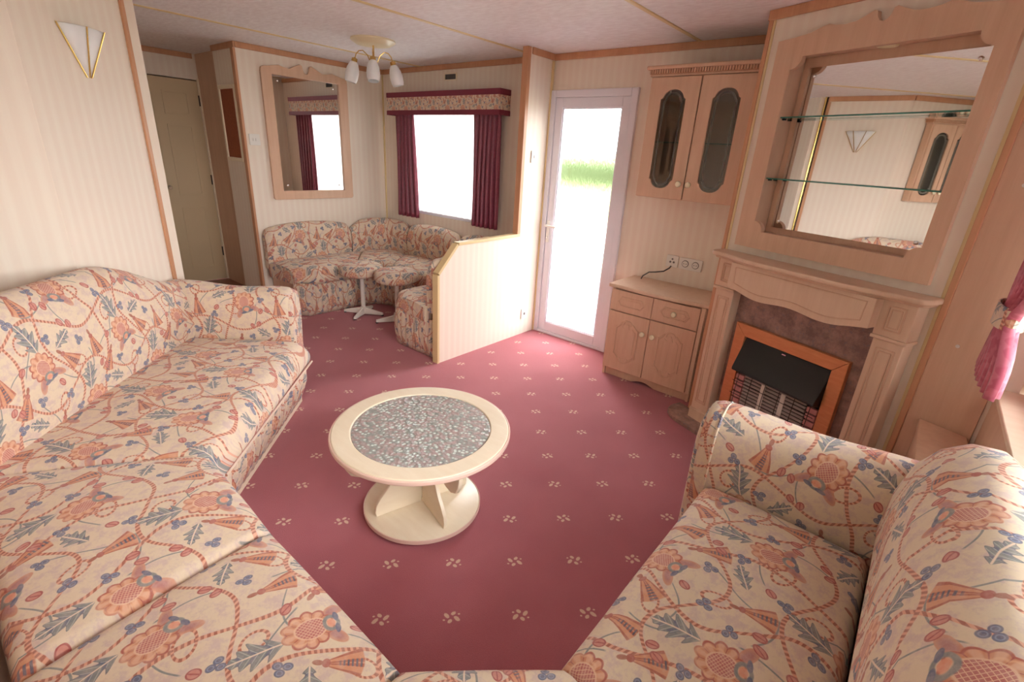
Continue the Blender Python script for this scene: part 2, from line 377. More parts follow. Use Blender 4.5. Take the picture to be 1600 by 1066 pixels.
class MB:
    def __init__(s): s.v, s.f = [], []
    def box(s, x0, x1, y0, y1, z0, z1, T=None):
        n = len(s.v); p = [(x, y, z) for z in (z0, z1) for y in (y0, y1) for x in (x0, x1)]
        s.v += [tuple(T @ Vector(q)) if T else q for q in p]
        s.f += [tuple(n+i for i in q) for q in ((0, 2, 3, 1), (4, 5, 7, 6), (0, 1, 5, 4), (2, 6, 7, 3), (0, 4, 6, 2), (1, 3, 7, 5))]
        return s
    def prism(s, pts, y0, y1):          # outline in (x,z), extruded along y
        n = len(s.v); k = len(pts)
        s.v += [(p[0], y0, p[1]) for p in pts]+[(p[0], y1, p[1]) for p in pts]
        s.f += [tuple(range(n, n+k)), tuple(range(n+2*k-1, n+k-1, -1))]+[(n+i, n+(i+1) % k, n+k+(i+1) % k, n+k+i) for i in range(k)]
        return s
    def plan(s, pts, z0, z1):           # outline in (x,y), extruded along z
        n = len(s.v); k = len(pts)
        s.v += [(p[0], p[1], z0) for p in pts]+[(p[0], p[1], z1) for p in pts]
        s.f += [tuple(range(n, n+k)), tuple(range(n+2*k-1, n+k-1, -1))]+[(n+i, n+(i+1) % k, n+k+(i+1) % k, n+k+i) for i in range(k)]
        return s
    def ring(s, outer, inner, y0, y1):  # frame between two outlines with equal counts
        n = len(s.v); k = len(outer)
        for y in (y0, y1):
            s.v += [(p[0], y, p[1]) for p in outer]+[(p[0], y, p[1]) for p in inner]
        for i in range(k):
            j = (i+1) % k
            s.f += [(n+i, n+j, n+k+j, n+k+i), (n+2*k+i, n+3*k+i, n+3*k+j, n+2*k+j), (n+i, n+2*k+i, n+2*k+j, n+j), (n+k+i, n+k+j, n+3*k+j, n+3*k+i)]
        return s
    def lathe(s, prof, seg=24, c=(0, 0, 0), axis=None):   # prof (r,z)
        n = len(s.v); k = len(prof)
        M = axis if axis is not None else Matrix.Identity(4)
        for i in range(seg):
            a = 2*pi*i/seg
            for r, z in prof:
                q = M @ Vector((r*cos(a), r*sin(a), z)); s.v.append((q.x+c[0], q.y+c[1], q.z+c[2]))
        for i in range(seg):
            j = (i+1) % seg
            for t in range(k-1): s.f.append((n+i*k+t, n+j*k+t, n+j*k+t+1, n+i*k+t+1))
        s.f.append(tuple(n+i*k for i in range(seg))[::-1]); s.f.append(tuple(n+i*k+k-1 for i in range(seg)))
        return s
    def tube(s, pts, r, seg=8):
        n = len(s.v); pts = [Vector(p) for p in pts]
        for i, p in enumerate(pts):
            t = (pts[min(i+1, len(pts)-1)]-pts[max(i-1, 0)]).normalized()
            a = t.orthogonal().normalized() if i == 0 else (a-t*a.dot(t)).normalized()
            b = t.cross(a); rr = r[i] if isinstance(r, (list, tuple)) else r
            for q in range(seg): s.v.append(tuple(p+(a*cos(2*pi*q/seg)+b*sin(2*pi*q/seg))*rr))
        for i in range(len(pts)-1):
            for q in range(seg):
                z = (q+1) % seg; s.f.append((n+i*seg+q, n+i*seg+z, n+(i+1)*seg+z, n+(i+1)*seg+q))
        s.f.append(tuple(range(n, n+seg))[::-1]); s.f.append(tuple(range(n+(len(pts)-1)*seg, n+len(pts)*seg)))
        return s
    def build(s, name, mat, parent=None, **kw): return mobj(name, s.v, s.f, mat, parent, **kw)
def polar_pair(outer, inner, n=96):
    """resample two star-shaped outlines on shared rays so they bridge"""
    cx = sum(p[0] for p in inner)/len(inner); cz = (max(p[1] for p in inner)+min(p[1] for p in inner))/2
    angs = sorted({round(a, 5) for a in [2*pi*i/n-pi for i in range(n)]+[atan2(p[1]-cz, p[0]-cx) for p in outer+inner]})
    def hit(poly, a):
        dx, dz = cos(a), sin(a); best = 0
        for i in range(len(poly)):
            (x1, z1), (x2, z2) = poly[i], poly[(i+1) % len(poly)]
            ex, ez = x2-x1, z2-z1; den = dx*ez-dz*ex
            if abs(den) < 1e-12: continue
            t = ((x1-cx)*ez-(z1-cz)*ex)/den; u = ((x1-cx)*dz-(z1-cz)*dx)/den
            if -1e-6 <= u <= 1+1e-6 and t > best: best = t
        return (cx+dx*best, cz+dz*best)
    return [hit(outer, a) for a in angs], [hit(inner, a) for a in angs]
def inset(poly, d):
    """move a closed outline inwards (counter-clockwise or clockwise alike)"""
    A = sum(poly[i][0]*poly[(i+1) % len(poly)][1]-poly[(i+1) % len(poly)][0]*poly[i][1] for i in range(len(poly)))
    s = 1 if A > 0 else -1; out = []
    for i in range(len(poly)):
        p0, p1, p2 = poly[i-1], poly[i], poly[(i+1) % len(poly)]
        def nrm(a, b):
            dx, dy = b[0]-a[0], b[1]-a[1]; L = hypot(dx, dy) or 1; return (-dy/L*s, dx/L*s)
        n1, n2 = nrm(p0, p1), nrm(p1, p2); bx, by = n1[0]+n2[0], n1[1]+n2[1]; q = bx*n1[0]+by*n1[1]
        if abs(q) < .3: q = .3
        out.append((p1[0]+bx/q*d, p1[1]+by/q*d))
    return out
def thing(name, label, cat, loc=(0, 0, 0), rz=0, group=None):
    o = bpy.data.objects.new(name, None); COL.objects.link(o); o.empty_display_size = .1
    o.location = loc; o.rotation_euler = (0, 0, radians(rz)); o['label'] = label; o['category'] = cat
    if group: o['group'] = group
    return o
def tag(o, label, cat, group=None):
    o['label'] = label; o['category'] = cat
    if group: o['group'] = group
    return o
def struct(o, label=None):
    o['kind'] = 'structure'
    if label: o['label'] = label
    return o
def sroot(name, label, loc=(0, 0, 0), rz=0):
    o = bpy.data.objects.new(name, None); COL.objects.link(o); o.location = loc; o.rotation_euler = (0, 0, radians(rz)); return struct(o, label)
def copy_tree(o, parent=None):
    c = o.copy(); COL.objects.link(c); c.parent = parent
    for ch in list(o.children): copy_tree(ch, c)
    return c
def arc(cx, cz, r, a0, a1, n=8): return [(cx+r*cos(radians(a0+(a1-a0)*i/n)), cz+r*sin(radians(a0+(a1-a0)*i/n))) for i in range(n+1)]
def rrect(x0, x1, z0, z1, r, n=5):
    return arc(x1-r, z0+r, r, -90, 0, n)+arc(x1-r, z1-r, r, 0, 90, n)+arc(x0+r, z1-r, r, 90, 180, n)+arc(x0+r, z0+r, r, 180, 270, n)

# ------------------------------------------------------------------ plan constants
ZC = 2.08; YD = 3.205; XM = -4.40; XE = .34; YN = -.28
CH = (-.813, 2.752); CA = -22.5          # chimney breast face: left corner and direction
def chp(u, wo=0):
    a = radians(CA); return (CH[0]+u*cos(a)+wo*sin(a), CH[1]+u*sin(a)-wo*cos(a))
R2 = sqrt(2)
def dg(off, s): return ((off-s)/R2, (off+s)/R2)     # diagonal sofa: offset from camera line, run along it

# ------------------------------------------------------------------ structure
fl = MB().box(-5.75, .62, -.45, 3.32, -.08, 0).build('floor', 'carpet'); struct(fl, 'dusty rose carpet with small cream sprig motifs')
cf = MB().box(-5.5, -4.46, .95, 1.96, -.01, .004).build('floor_corridor', 'floor_brown'); struct(cf, 'brown corridor floor')
ce = MB().box(-5.75, .7, -.5, 3.34, ZC, ZC+.06).build('ceiling', 'ceiling'); struct(ce, 'mottled white ceiling panels')
for x in (-.10, -1.31, -2.51, -3.83):
    MB().box(x-.011, x+.011, -.27, YD, ZC-.006, ZC+.002).build('ceiling_strip', 'gold_strip', ce, bevel=.002)
WX0, WX1, WZ0, WZ1 = -4.0, -2.98, .80, 1.74
DX0, DX1, DZ = -2.345, -1.668, 1.835
b = MB(); y0, y1 = YD, YD+.075
b.box(-4.44, WX0, y0, y1, 0, ZC).box(WX0, WX1, y0, y1, 0, WZ0).box(WX0, WX1, y0, y1, WZ1, ZC).box(WX1, DX0, y0, y1, 0, ZC).box(DX0, DX1, y0, y1, DZ, ZC).box(DX1, .45, y0, y1, 0, ZC)
wr = struct(b.build('wall_right', 'wall'), 'cream striped long wall with entrance door and window')
wb = struct(MB().box(XM-.04, XM, 1.86, YD, 0, ZC).build('wall_back', 'wall_y'), 'cream striped dining end wall')
nbw = struct(MB().box(-4.82, XM-.04, 1.86, 1.98, 0, ZC).build('wall_noticeboard', 'wall'), 'narrow cream wall at the corridor mouth')
struct(MB().box(-5.5, -4.82, 1.965, 2.04, 0, ZC).build('wall_corridor_right', 'wood'), 'wood panelled corridor side')
b = MB().box(-5.56, -5.5, .85, 1.27, 0, ZC).box(-5.56, -5.5, 1.27, 2.04, 1.86, ZC).box(-5.56, -5.5, 1.95, 2.04, 0, 1.86)
struct(b.build('wall_corridor_end', 'wall_y'), 'cream wall around the corridor door')
A, Bc, C3 = (-3.13, .842), (-2.667, .375), (-2.70, -.36)
struct(MB().box(-5.56, -3.17, .84, .90, 0, ZC).build('wall_corridor_left', 'wall'), 'cream corridor wall')
t = .05/R2
struct(MB().plan([A, Bc, (Bc[0]-.055, Bc[1]-.02), (A[0]-t, A[1]-t)], 0, ZC).build('wall_left', 'wall_d'), 'cream striped angled wall behind the long sofa')
struct(MB().plan([Bc, C3, (C3[0]-.05, C3[1]), (Bc[0]-.055, Bc[1]-.02)], 0, ZC).build('wall_left_return', 'wall_y'), 'cream striped return wall')
b = MB()
b.box(-2.76, XE+.14, YN-.07, YN, 0, ZC)
struct(b.build('wall_near', 'wall'), 'cream long wall behind the settee')
EY0, EY1, EZ0, EZ1 = -.05, 2.16, .744, 1.86
b = MB(); b.box(XE, XE+.15, YN, 2.27, 0, EZ0-.02).box(XE+.09, XE+.15, YN, EY0, EZ0-.02, EZ1).box(XE+.09, XE+.15, EY1, 2.4, EZ0-.02, EZ1).box(XE, XE+.15, YN, 2.4, EZ1, ZC)
we = struct(b.build('wall_end', 'wood_pale'), 'wood lined end wall below the front window')
struct(MB().box(XE-.012, XE+.09, YN, 2.255, EZ0-.02, EZ0).build('trim_1', 'cream_wood', bevel=.004), 'cream window ledge')
# chimney breast with a real recess for the mirror
U0, U1 = 0., 1.30
o_, i_ = polar_pair([(U0, 0), (U1, 0), (U1, ZC), (U0, ZC)], [(.165, 1.10), (.905, 1.10), (.905, 1.885), (.165, 1.885)], 24)
chr_ = sroot('wall_chimney', 'angled cream chimney breast', (*CH, 0), CA)
MB().ring(o_, i_, 0, .10).build('breast_face', 'wall_d', chr_)
MB().box(.0, U1, .10, .16, 0, ZC).build('breast_core', 'wall_d', chr_)
pl = MB().plan([chp(0, -.16), chp(U1, -.16), (.42, 3.205), (-.813, 3.205)], 0, ZC)
struct(pl.build('wall_chimney_side', 'wall'), 'chimney breast body')
MB().box(0, .022, -.008, .0, 0, ZC-.04).build('edge_strip', 'woodtrim', chr_, bevel=.002)
MB().box(.022, .036, -.005, .0, 0, ZC-.04).build('edge_bead', 'gold_strip', chr_, bevel=.002)
MB().box(.998, 1.012, -.006, 0, 0, ZC-.04).build('edge_bead', 'gold_strip', chr_, bevel=.002)
MB().box(1.012, 1.034, -.014, 0, 0, ZC-.04).build('edge_strip', 'woodtrim', chr_, bevel=.003)
MB().box(1.034, 1.236, -.006, 0, 0, ZC).build('wood_panel', 'wood', chr_)
for z in (1.40, .84):
    MB().lathe([(.007, 0), (.006, .002)], 10, (1.10, -.006, z), Matrix.Rotation(radians(90), 4, 'X')).build('screw_cap', 'white_plastic', chr_)
# partition between the dining corner and the entrance
pr = sroot('wall_partition', 'cream half height partition with sloped corner', (-2.36, 0, 0), 90)
MB().prism([(2.115, 0), (2.115, .63), (2.285, .808), (2.93, .815), (2.93, ZC), (YD, ZC), (YD, 0)], 0, .04).build('panel', 'wall_y', pr)
def strip(pts, wd, name, par, y0, y1, mat='gold_strip'):
    for p, q in zip(pts[:-1], pts[1:]):
        dx, dz = q[0]-p[0], q[1]-p[1]; L = hypot(dx, dz); n = (dz/L*wd, -dx/L*wd)
        MB().prism([p, q, (q[0]-n[0], q[1]-n[1]), (p[0]-n[0], p[1]-n[1])], y0, y1).build(name, mat, par, bevel=.002)
strip([(2.115, 0), (2.115, .63), (2.285, .808), (2.93, .815)], .02, 'edging', pr, -.006, .046, 'gold_strip')
MB().box(2.895, 2.93, -.005, .045, .835, ZC).build('post_edging', 'woodtrim', pr, bevel=.003)
# coving and corner trims
def coving(name, p, q, side, h=.042, d=.014):
    L = hypot(q[0]-p[0], q[1]-p[1]); o = MB().box(0, L, -d, 0, ZC-h, ZC).build(name, 'woodtrim', None, bevel=.004)
    o.location = (p[0], p[1], 0); o.rotation_euler = (0, 0, atan2(q[1]-p[1], q[0]-p[0])); struct(o, 'wood coving along the ceiling'); return o
coving('trim_2', (XM, YD), (-2.405, YD), 0); coving('trim_3', (-2.355, YD), (-.83, YD), 0)
coving('trim_4', (XM, 1.86), (XM, YD-.016), 0); coving('trim_5', chp(-.003, .0), chp(1.236), 0)
coving('trim_6', (-4.82, 1.86), (XM+.01, 1.86), 0); coving('trim_7', (-5.5, .96), (-5.5, 1.94), 0)
coving('trim_8', (Bc[0], Bc[1]), (A[0], A[1]), 0); coving('trim_9', (-2.36, 2.94), (-2.36, YD-.016), 0)
coving('trim_14', C3, Bc, 0)
struct(MB().box(XM-.045, XM+.006, 1.842, 1.862, 0, ZC-.043).build('trim_10', 'woodtrim', bevel=.003), 'wood edge of the dining end wall')
struct(MB().box(XM, XM+.012, YD-.012, YD, 0.0, ZC-.045).build('trim_11', 'gold_strip'), 'corner bead in the dining corner')
struct(MB().box(-2.36, -2.348, YD-.03, YD-.008, 0, ZC-.045).build('trim_12', 'gold_strip', bevel=.002), 'bead beside the entrance door')
le = sroot('trim_13', 'wood, painted gap shade and brass edge of the angled wall', (*A, 0), 135)
MB().box(-.024, .001, -.012, .0, 0, ZC-.045).build('edge_strip', 'woodtrim', le, bevel=.002)
MB().box(.001, .018, .004, .045, 0, ZC).build('gap_shade_strip', 'dark', le)  # solid strip, shade of the gap put into its dark colour
MB().tube([(.026, .012, 0), (.026, .012, ZC)], .008).build('brass_rod', 'brass', le, smooth=True)

# ------------------------------------------------------------------ outside
def outside(name, label, y0, y1, z, col):
    M, nt, b_ = newmat(name, lin(*col), .9); n_ = noise(nt, texco(nt), 1.5, 4)
    nt.links.new(mixc(nt, n_.above(.5, .5), lin(*col), lin(*[min(255, int(c*1.12)) for c in col])), b_.inputs['Base Color'])
    struct(MB().box(-60, 40, y0, y1, -1.2, z).build(name, M), label)
outside('ground_grass', 'grass field outside the door', 12.2, 60, -.30, (88, 102, 52))
outside('ground_path', 'pale gravel outside the door', 7.9, 12.2, -.31, (172, 168, 158))
outside('ground_verge', 'dry grass verge outside the door', 7.0, 7.9, -.305, (158, 150, 98))
outside('ground_tarmac', 'grey tarmac outside the door', 5.35, 7.0, -.31, (74, 78, 86))
outside('ground_kerb', 'pale kerb outside the door', 5.0, 5.35, -.29, (150, 150, 148))
outside('ground_paving', 'grey paving outside the door', 3.4, 5.0, -.32, (66, 70, 76))
struct(MB().box(.75, 40, -40, 3.4, -1.2, -.32).build('ground_pitch', newmat('pitch_gravel', lin(140, 138, 130), .9)[0]), 'gravel pitch outside the front end window')
V_, F_ = [], []
for i in range(61):
    x = -45+i*1.1
    for y, z in ((30, -.3), (29.5, .9+.3*random.random()), (30.5, 1.7+.4*random.random()), (32, 1.3+.3*random.random()), (32.4, -.3)): V_.append((x, y+.4*random.random(), z))
for i in range(60):
    for j in range(4): a = i*5+j; F_.append((a, a+1, a+6, a+5))
hgo = mobj('hedge', V_, F_, newmat('hedge_green', lin(74, 88, 52), .9)[0]); tag(hgo, 'long green hedge across the field beyond the entrance door', 'hedge')

# ------------------------------------------------------------------ windows and doors of the setting
def window(name, label, loc, rz, x0, x1, z0, z1, depth=.05, mull=()):
    r = sroot(name, label, loc, rz); f = .045
    for q in ((x0, x1, z0, z0+f), (x0, x1, z1-f, z1), (x0, x0+f, z0+f, z1-f), (x1-f, x1, z0+f, z1-f)):
        MB().box(q[0], q[1], 0, depth, q[2], q[3]).build('window_frame', 'upvc', r, bevel=.004)
    xs = [x0+f]+list(mull)+[x1-f]
    for xm in mull: MB().box(xm-.025, xm+.025, 0, depth, z0+f, z1-f).build('mullion', 'upvc', r, bevel=.004)
    for a_, c_ in zip(xs[:-1], xs[1:]): MB().box(a_, c_, .022, .028, z0+f, z1-f).build('pane', 'glass', r)
    return r
window('window_1', 'dining corner window behind net curtain', (0, YD+.012, 0), 0, WX0, WX1, WZ0, WZ1)
window('window_2', 'wide front end window', (XE+.10, 0, 0), -90, -EY1, -EY0, EZ0, EZ1, mull=(-1.42, -.69))

d1 = sroot('door_1', 'white glazed entrance door', (DX0, YD, 0)); W = DX1-DX0
F = .036
for q in ((-.012, F, 0, DZ+.012), (W-F, W+.012, 0, DZ+.012), (F, W-F, DZ-F, DZ+.012), (F, W-F, 0, .022)):
    MB().box(q[0], q[1], -.022, .06, q[2], q[3]).build('door_frame', 'upvc', d1, bevel=.004)
x0, x1, z0, z1 = F+.0005, W-F-.0005, .0225, DZ-F-.0005
lf = MB()
gx0, gx1, gz0, gz1 = x0+.062, x1-.062, .10, z1-.066
MB().box(x0, gx0, -.012, .04, z0, z1).build('stile', 'upvc', d1, bevel=.004)
MB().box(gx1, x1, -.012, .04, z0, z1).build('stile', 'upvc', d1, bevel=.004)
MB().box(gx0, gx1, -.012, .04, gz1, z1).build('top_rail', 'upvc', d1, bevel=.004)
MB().box(gx0, gx1, -.012, .04, z0, gz0).build('bottom_rail', 'upvc', d1, bevel=.004)
MB().box(gx0, gx1, .012, .018, gz0, gz1).build('frosted_pane', 'frosted', d1)
for q in ((gx0, gx0+.008, gz0, gz1), (gx1-.008, gx1, gz0, gz1), (gx0+.008, gx1-.008, gz0, gz0+.008), (gx0+.008, gx1-.008, gz1-.008, gz1)):
    MB().box(q[0], q[1], -.004, .012, q[2], q[3]).build('glazing_bead', 'upvc', d1)
h = MB().box(.045, .075, -.022, -.012, .76, .93).build('handle_plate', 'white_plastic', d1, bevel=.004)
MB().tube([(.06, -.02, .892), (.06, -.055, .892), (.075, -.062, .892), (.16, -.06, .890)], .009).build('lever', 'white_plastic', h, smooth=True)
MB().lathe([(.008, 0), (.007, .006)], 12, (.06, -.022, .80), Matrix.Rotation(radians(90), 4, 'X')).build('lock_cylinder', 'chrome', h)

d2 = sroot('door_2', 'beige six panel corridor door', (-5.5, 1.27, 0), 90)
MB().box(0, .68, .0, .035, 0.005, 1.872).build('door_leaf', 'door_beige', d2, bevel=.004)
for x0, x1 in ((.09, .30), (.38, .59)):
    for z0, z1 in ((1.56, 1.76), (.85, 1.48), (.14, .74)):
        o_, i_ = rrect(x0, x1, z0, z1, .004, 1), rrect(x0+.018, x1-.018, z0+.018, z1-.018, .004, 1)
        MB().ring(o_, i_, -.006, .002).build('panel_moulding', 'door_beige', d2, bevel=.002)
for z in (.25, .95, 1.65): MB().box(.672, .686, -.006, .004, z, z+.09).build('hinge', 'dark', d2)
MB().box(.682, .70, -.012, .03, 0, 1.88).build('door_frame', 'cream_wood', d2, bevel=.003)
MB().lathe([(.016, 0), (.014, .01), (.008, .02), (.018, .035), (.02, .05), (.012, .06)], 14, (.30, 0, .93), Matrix.Rotation(radians(90), 4, 'X')).build('door_knob', 'chrome', d2, smooth=True)

# ------------------------------------------------------------------ joinery helpers
def knob(par, x, z, y=0):
    k = MB().lathe([(.0075, 0), (.0075, .008), (.012, .012)], 14, (x, y, z), Matrix.Rotation(radians(90), 4, 'X')).build('knob_rose', 'brass', par, smooth=True)
    MB().lathe([(.011, .010), (.0165, .015), (.0175, .021), (.014, .027), (.005, .030)], 16, (x, y, z), Matrix.Rotation(radians(90), 4, 'X')).build('knob', 'ivory', par, smooth=True)
def moulding(par, pts, y, wd=.014, name='raised_moulding', mat='wood'):
    inn = inset(pts, wd)
    MB().ring(pts, inn, y-.005, y+.001).build(name, mat, par, bevel=.0025)
    i2 = inset(pts, wd*2.2)
    MB().prism(i2, y-.0025, y+.001).build('field_panel', mat, par, bevel=.002)
def cathedral(x0, x1, z0, z1, d=.05):
    w = x1-x0; cx = (x0+x1)/2
    top = [(x1, z1-d), (x1-.012, z1-d), (x1-.25*w, z1-d*.35)]+[(cx+.2*w*cos(a), z1-d*.45+d*.45*sin(a)) for a in [pi*i/8 for i in range(9)]]+[(x0+.25*w, z1-d*.35), (x0+.012, z1-d), (x0, z1-d)]
    bot = [(p[0], z0+z1-p[1]) for p in top][::-1]
    return top+bot

# ------------------------------------------------------------------ base cabinet under the sockets
cb = thing('base_cabinet', 'low beech cabinet with two drawers and two doors beside the entrance door', 'cabinet', (-1.475, 2.85, 0))
W = .62; D_ = YD-2.85-.004
MB().box(0, .018, 0, D_, 0, .62).build('side_panel', 'wood', cb, bevel=.002)
MB().box(W-.018, W, 0, D_, 0, .62).build('side_panel', 'wood', cb, bevel=.002)
MB().box(.018, W-.018, .02, D_, .05, .62).build('carcass', 'wood', cb)
top = [(-.03, D_), (-.03, -.01)]+[(x, -.012-.022*sin(pi*(x-.0)/W)**2+.0) for x in [i*W/20 for i in range(21)]]+[(W+.02, -.01), (W+.02, D_)]
MB().plan(top, .62, .645).build('worktop', 'wood_pale', cb, bevel=.006)
kp = [(.018, 0), (.22, 0)]+[(.22+.16*i/8, .022*sin(pi*i/8)) for i in range(1, 8)]+[(.38, 0), (W-.018, 0), (W-.018, .055), (.018, .055)]
MB().prism(kp, .012, .024).build('kickboard', 'wood', cb, bevel=.002)
for k, (x0, x1) in enumerate(((.004, .293), (.297, W-.028))):
    d_ = MB().box(x0, x1, -.018, 0, .474, .612).build('drawer_front', 'wood', cb, bevel=.003)
    cx = (x0+x1)/2; cz = .543
    moulding(d_, [(cx-.095, cz), (cx-.07, cz+.035), (cx+.07, cz+.035), (cx+.095, cz), (cx+.07, cz-.035), (cx-.07, cz-.035)], -.018, .009)
    if k: knob(d_, cx, cz+.003, -.02)
    d_ = MB().box(x0, x1, -.018, 0, .062, .468).build('door', 'wood', cb, bevel=.003)
    moulding(d_, cathedral(cx-.082, cx+.082, .12, .425, .05), -.018, .011)
    knob(d_, x1-.03 if k == 0 else x0+.035, .365, -.018)
MB().box(W-.026, W-.001, -.012, .0, .06, .62).build('end_stile', 'wood_pale', cb, bevel=.002)

# ------------------------------------------------------------------ glazed wall cupboards
def cupboard(name, label, loc, rz, W, depth, group=None, flip=False):
    r = thing(name, label, 'cupboard', loc, rz, group)
    z0, z1 = 1.20, 1.862
    MB().box(0, .016, 0, depth, z0, z1).build('side_panel', 'wood', r, bevel=.002)
    MB().box(W-.016, W, 0, depth, z0, z1).build('side_panel', 'wood', r, bevel=.002)
    MB().box(.016, W-.016, 0, depth, z0, z0+.016).build('bottom_panel', 'wood', r)
    MB().box(.016, W-.016, 0, depth, z1-.016, z1).build('top_panel', 'wood', r)
    MB().box(.016, W-.016, depth-.008, depth, z0+.016, z1-.016).build('back_panel', 'wood_pale', r)
    if depth > .1:
        s_ = MB().box(.018, W-.018, .03, depth-.012, 1.515, 1.520).build('glass_shelf', 'shelf_glass', r)
        MB().box(.018, W-.018, .028, .030, 1.515, 1.520).build('shelf_edge', 'glass_edge', s_)
    c = MB().box(-.03, W+.03, -.035, depth, z1+.035, z1+.055).build('cornice', 'wood', r, bevel=.006)
    MB().box(-.012, W+.012, -.012, depth, z1, z1+.012).build('frieze', 'wood', c, bevel=.003)
    MB().box(-.014, W+.014, -.014, depth, z1+.012, z1+.035).build('dentil_ground', 'woodtrim', c)
    dn = MB(); k = int(W/.0145)
    for i in range(k+2): dn.box(-.012+i*.0145, -.012+i*.0145+.008, -.024, -.014, z1+.015, z1+.035)
    dn.build('dentil_row', 'wood', c)
    hw = W/2
    for k in (0, 1):
        x0, x1 = (.003+k*hw, hw-.003+k*hw-(.003 if k else 0)); cx = (x0+x1)/2
        outer = [(x0, z0+.002), (x1, z0+.002), (x1, z1-.004), (x0, z1-.004)]
        w2 = .074; zt, zb = z1-.135, z0+.125
        up = [(cx+w2, zt), (cx+w2, zt+.016), (cx+w2-.012, zt+.022)]+[(cx+(w2-.014)*cos(a), zt+.022+.045*sin(a)) for a in [pi*i/10 for i in range(1, 10)]]+[(cx-w2+.012, zt+.022), (cx-w2, zt+.016), (cx-w2, zt)]
        dnl = [(p[0], zt+zb-p[1]) for p in up][::-1]
        inner = up+dnl
        oo, ii = polar_pair(outer, inner, 64)
        d_ = MB().ring(oo, ii, -.018, 0).build('door', 'wood', r, bevel=.003)
        MB().prism(inner, -.010, -.007).build('smoked_pane', 'smoked_glass', d_)
        i1 = inset(inner, .014); i2 = inset(inner, .026)
        MB().ring(i1, i2, -.0115, -.0095).build('etched_border', 'lead', d_)
        knob(d_, x1-.026 if k == 0 else x0+.026, z0+.09, -.018)
    return r
cupboard('wall_cupboard', 'beech wall cupboard with two smoked glass doors above the low cabinet', (-1.455, 2.95, 0), 0, .60, YD-2.95-.003)
cc = cupboard('wall_cupboard', 'shallow glazed cupboard on the wall beside the fan shaped wall light', (-2.60, -.27, 0), 90, .46, .066)

# ------------------------------------------------------------------ fireplace surround
fp = thing('fireplace_surround', 'beech fireplace surround with serpentine mantel shelf and fluted pilasters', 'fireplace', (*chp(0), 0), CA)
UL, UR = .075, .972
for k, (x0, x1) in enumerate(((UL, .187), (.860, UR))):
    p = MB().box(x0, x1, -.075, -.001, .0, .80).build('pilaster', 'wood_pale', fp, bevel=.004)
    MB().box(x0-.004, x1+.004, -.084, -.001, .0, .085).build('pilaster_foot', 'wood_pale', p, bevel=.004)
    for a_, b_ in ((.0, .4), (.3, .7), (.6, 1.)):
        pass
    mx = (x0+x1)/2
    for k_ in (.036, .024):
        o_ = rrect(mx-k_, mx+k_, .166-k_, .731+k_, .004, 2); MB().ring(o_, inset(o_, .005), -.079, -.074).build('panel_moulding', 'wood', p, bevel=.0015)
    c = MB().box(x0-.005, x1+.006, -.086, -.001, .815, .962).build('capital_block', 'wood_pale', fp, bevel=.004)
    MB().box(x0-.009, x1+.010, -.090, -.001, .80, .815).build('capital_bead', 'wood_pale', c, bevel=.004)
    o_ = rrect(mx-.032, mx+.032, .840, .94, .003, 1); MB().ring(o_, inset(o_, .006), -.090, -.085).build('block_moulding', 'wood', c, bevel=.0015)
    o_ = rrect(mx-.020, mx+.020, .852, .928, .003, 1); MB().ring(o_, inset(o_, .005), -.089, -.085).build('block_moulding', 'wood', c, bevel=.0015)
n = 40; wave = []
for i in range(n+1):
    t_ = i/n; x = .187+(.860-.187)*t_
    z = .838-.06*min(1, (1-abs(2*t_-1))*2.2)**1.0*.6 - .022*(0.5-0.5*cos(2*pi*min(1, max(0, (t_-.28)/.44))))
    z = .832 - .018*sin(pi*t_)**.8 + .009*cos(4*pi*t_)
    wave.append((x, z))
frz = MB().prism([(.187, .962)]+wave+[(.860, .962)], -.140, -.001).build('frieze_panel', 'wood_pale', fp, bevel=.003)
wv2 = [(p[0], p[1]+.028) for p in wave if .215 < p[0] < .832]
o_ = [(.215, .945)]+wv2+[(.832, .945)]
MB().ring(o_, inset(o_, .005), -.1435, -.139).build('frieze_moulding', 'wood', frz, bevel=.0015)
sh = [(.02, -.001), (.02, -.07)]+[(.02+.035*(1-cos(pi/2*i/6)), -.07-.05*sin(pi/2*i/6)) for i in range(1, 7)]
for i in range(0, 25):
    t_ = i/24; k_ = min(1, max(0, min(t_, 1-t_)/.30)); sh.append((.075+.885*t_, -.12-.05*(.5-.5*cos(pi*k_))))
sh += [(.97+.045*sin(pi/2*i/6), -.07-.05*cos(pi/2*i/6)) for i in range(1, 7)]+[(1.015, -.001)]
MB().plan(sh, .972, .994).build('mantel_shelf', 'wood_pale', fp, bevel=.006)
MB().plan([(p[0]*.975+.013, min(-.001, p[1]+.014)) for p in sh], .961, .973).build('shelf_bed_moulding', 'wood', fp, bevel=.003)
MB().box(.187, .860, -.016, -.001, .0, .86).build('marble_back_panel', 'marble', fp)
hp = [(-.07, -.001), (-.07, -.05)]+[(-.07+.14*(1-cos(pi/2*i/6)), -.05-.13*sin(pi/2*i/6)) for i in range(1, 7)]+[(.92+.11*sin(pi/2*i/6), -.05-.13*cos(pi/2*i/6)) for i in range(7)]+[(1.03, -.001)]
MB().plan(hp, .0, .022).build('hearth', 'marble', fp, bevel=.004)
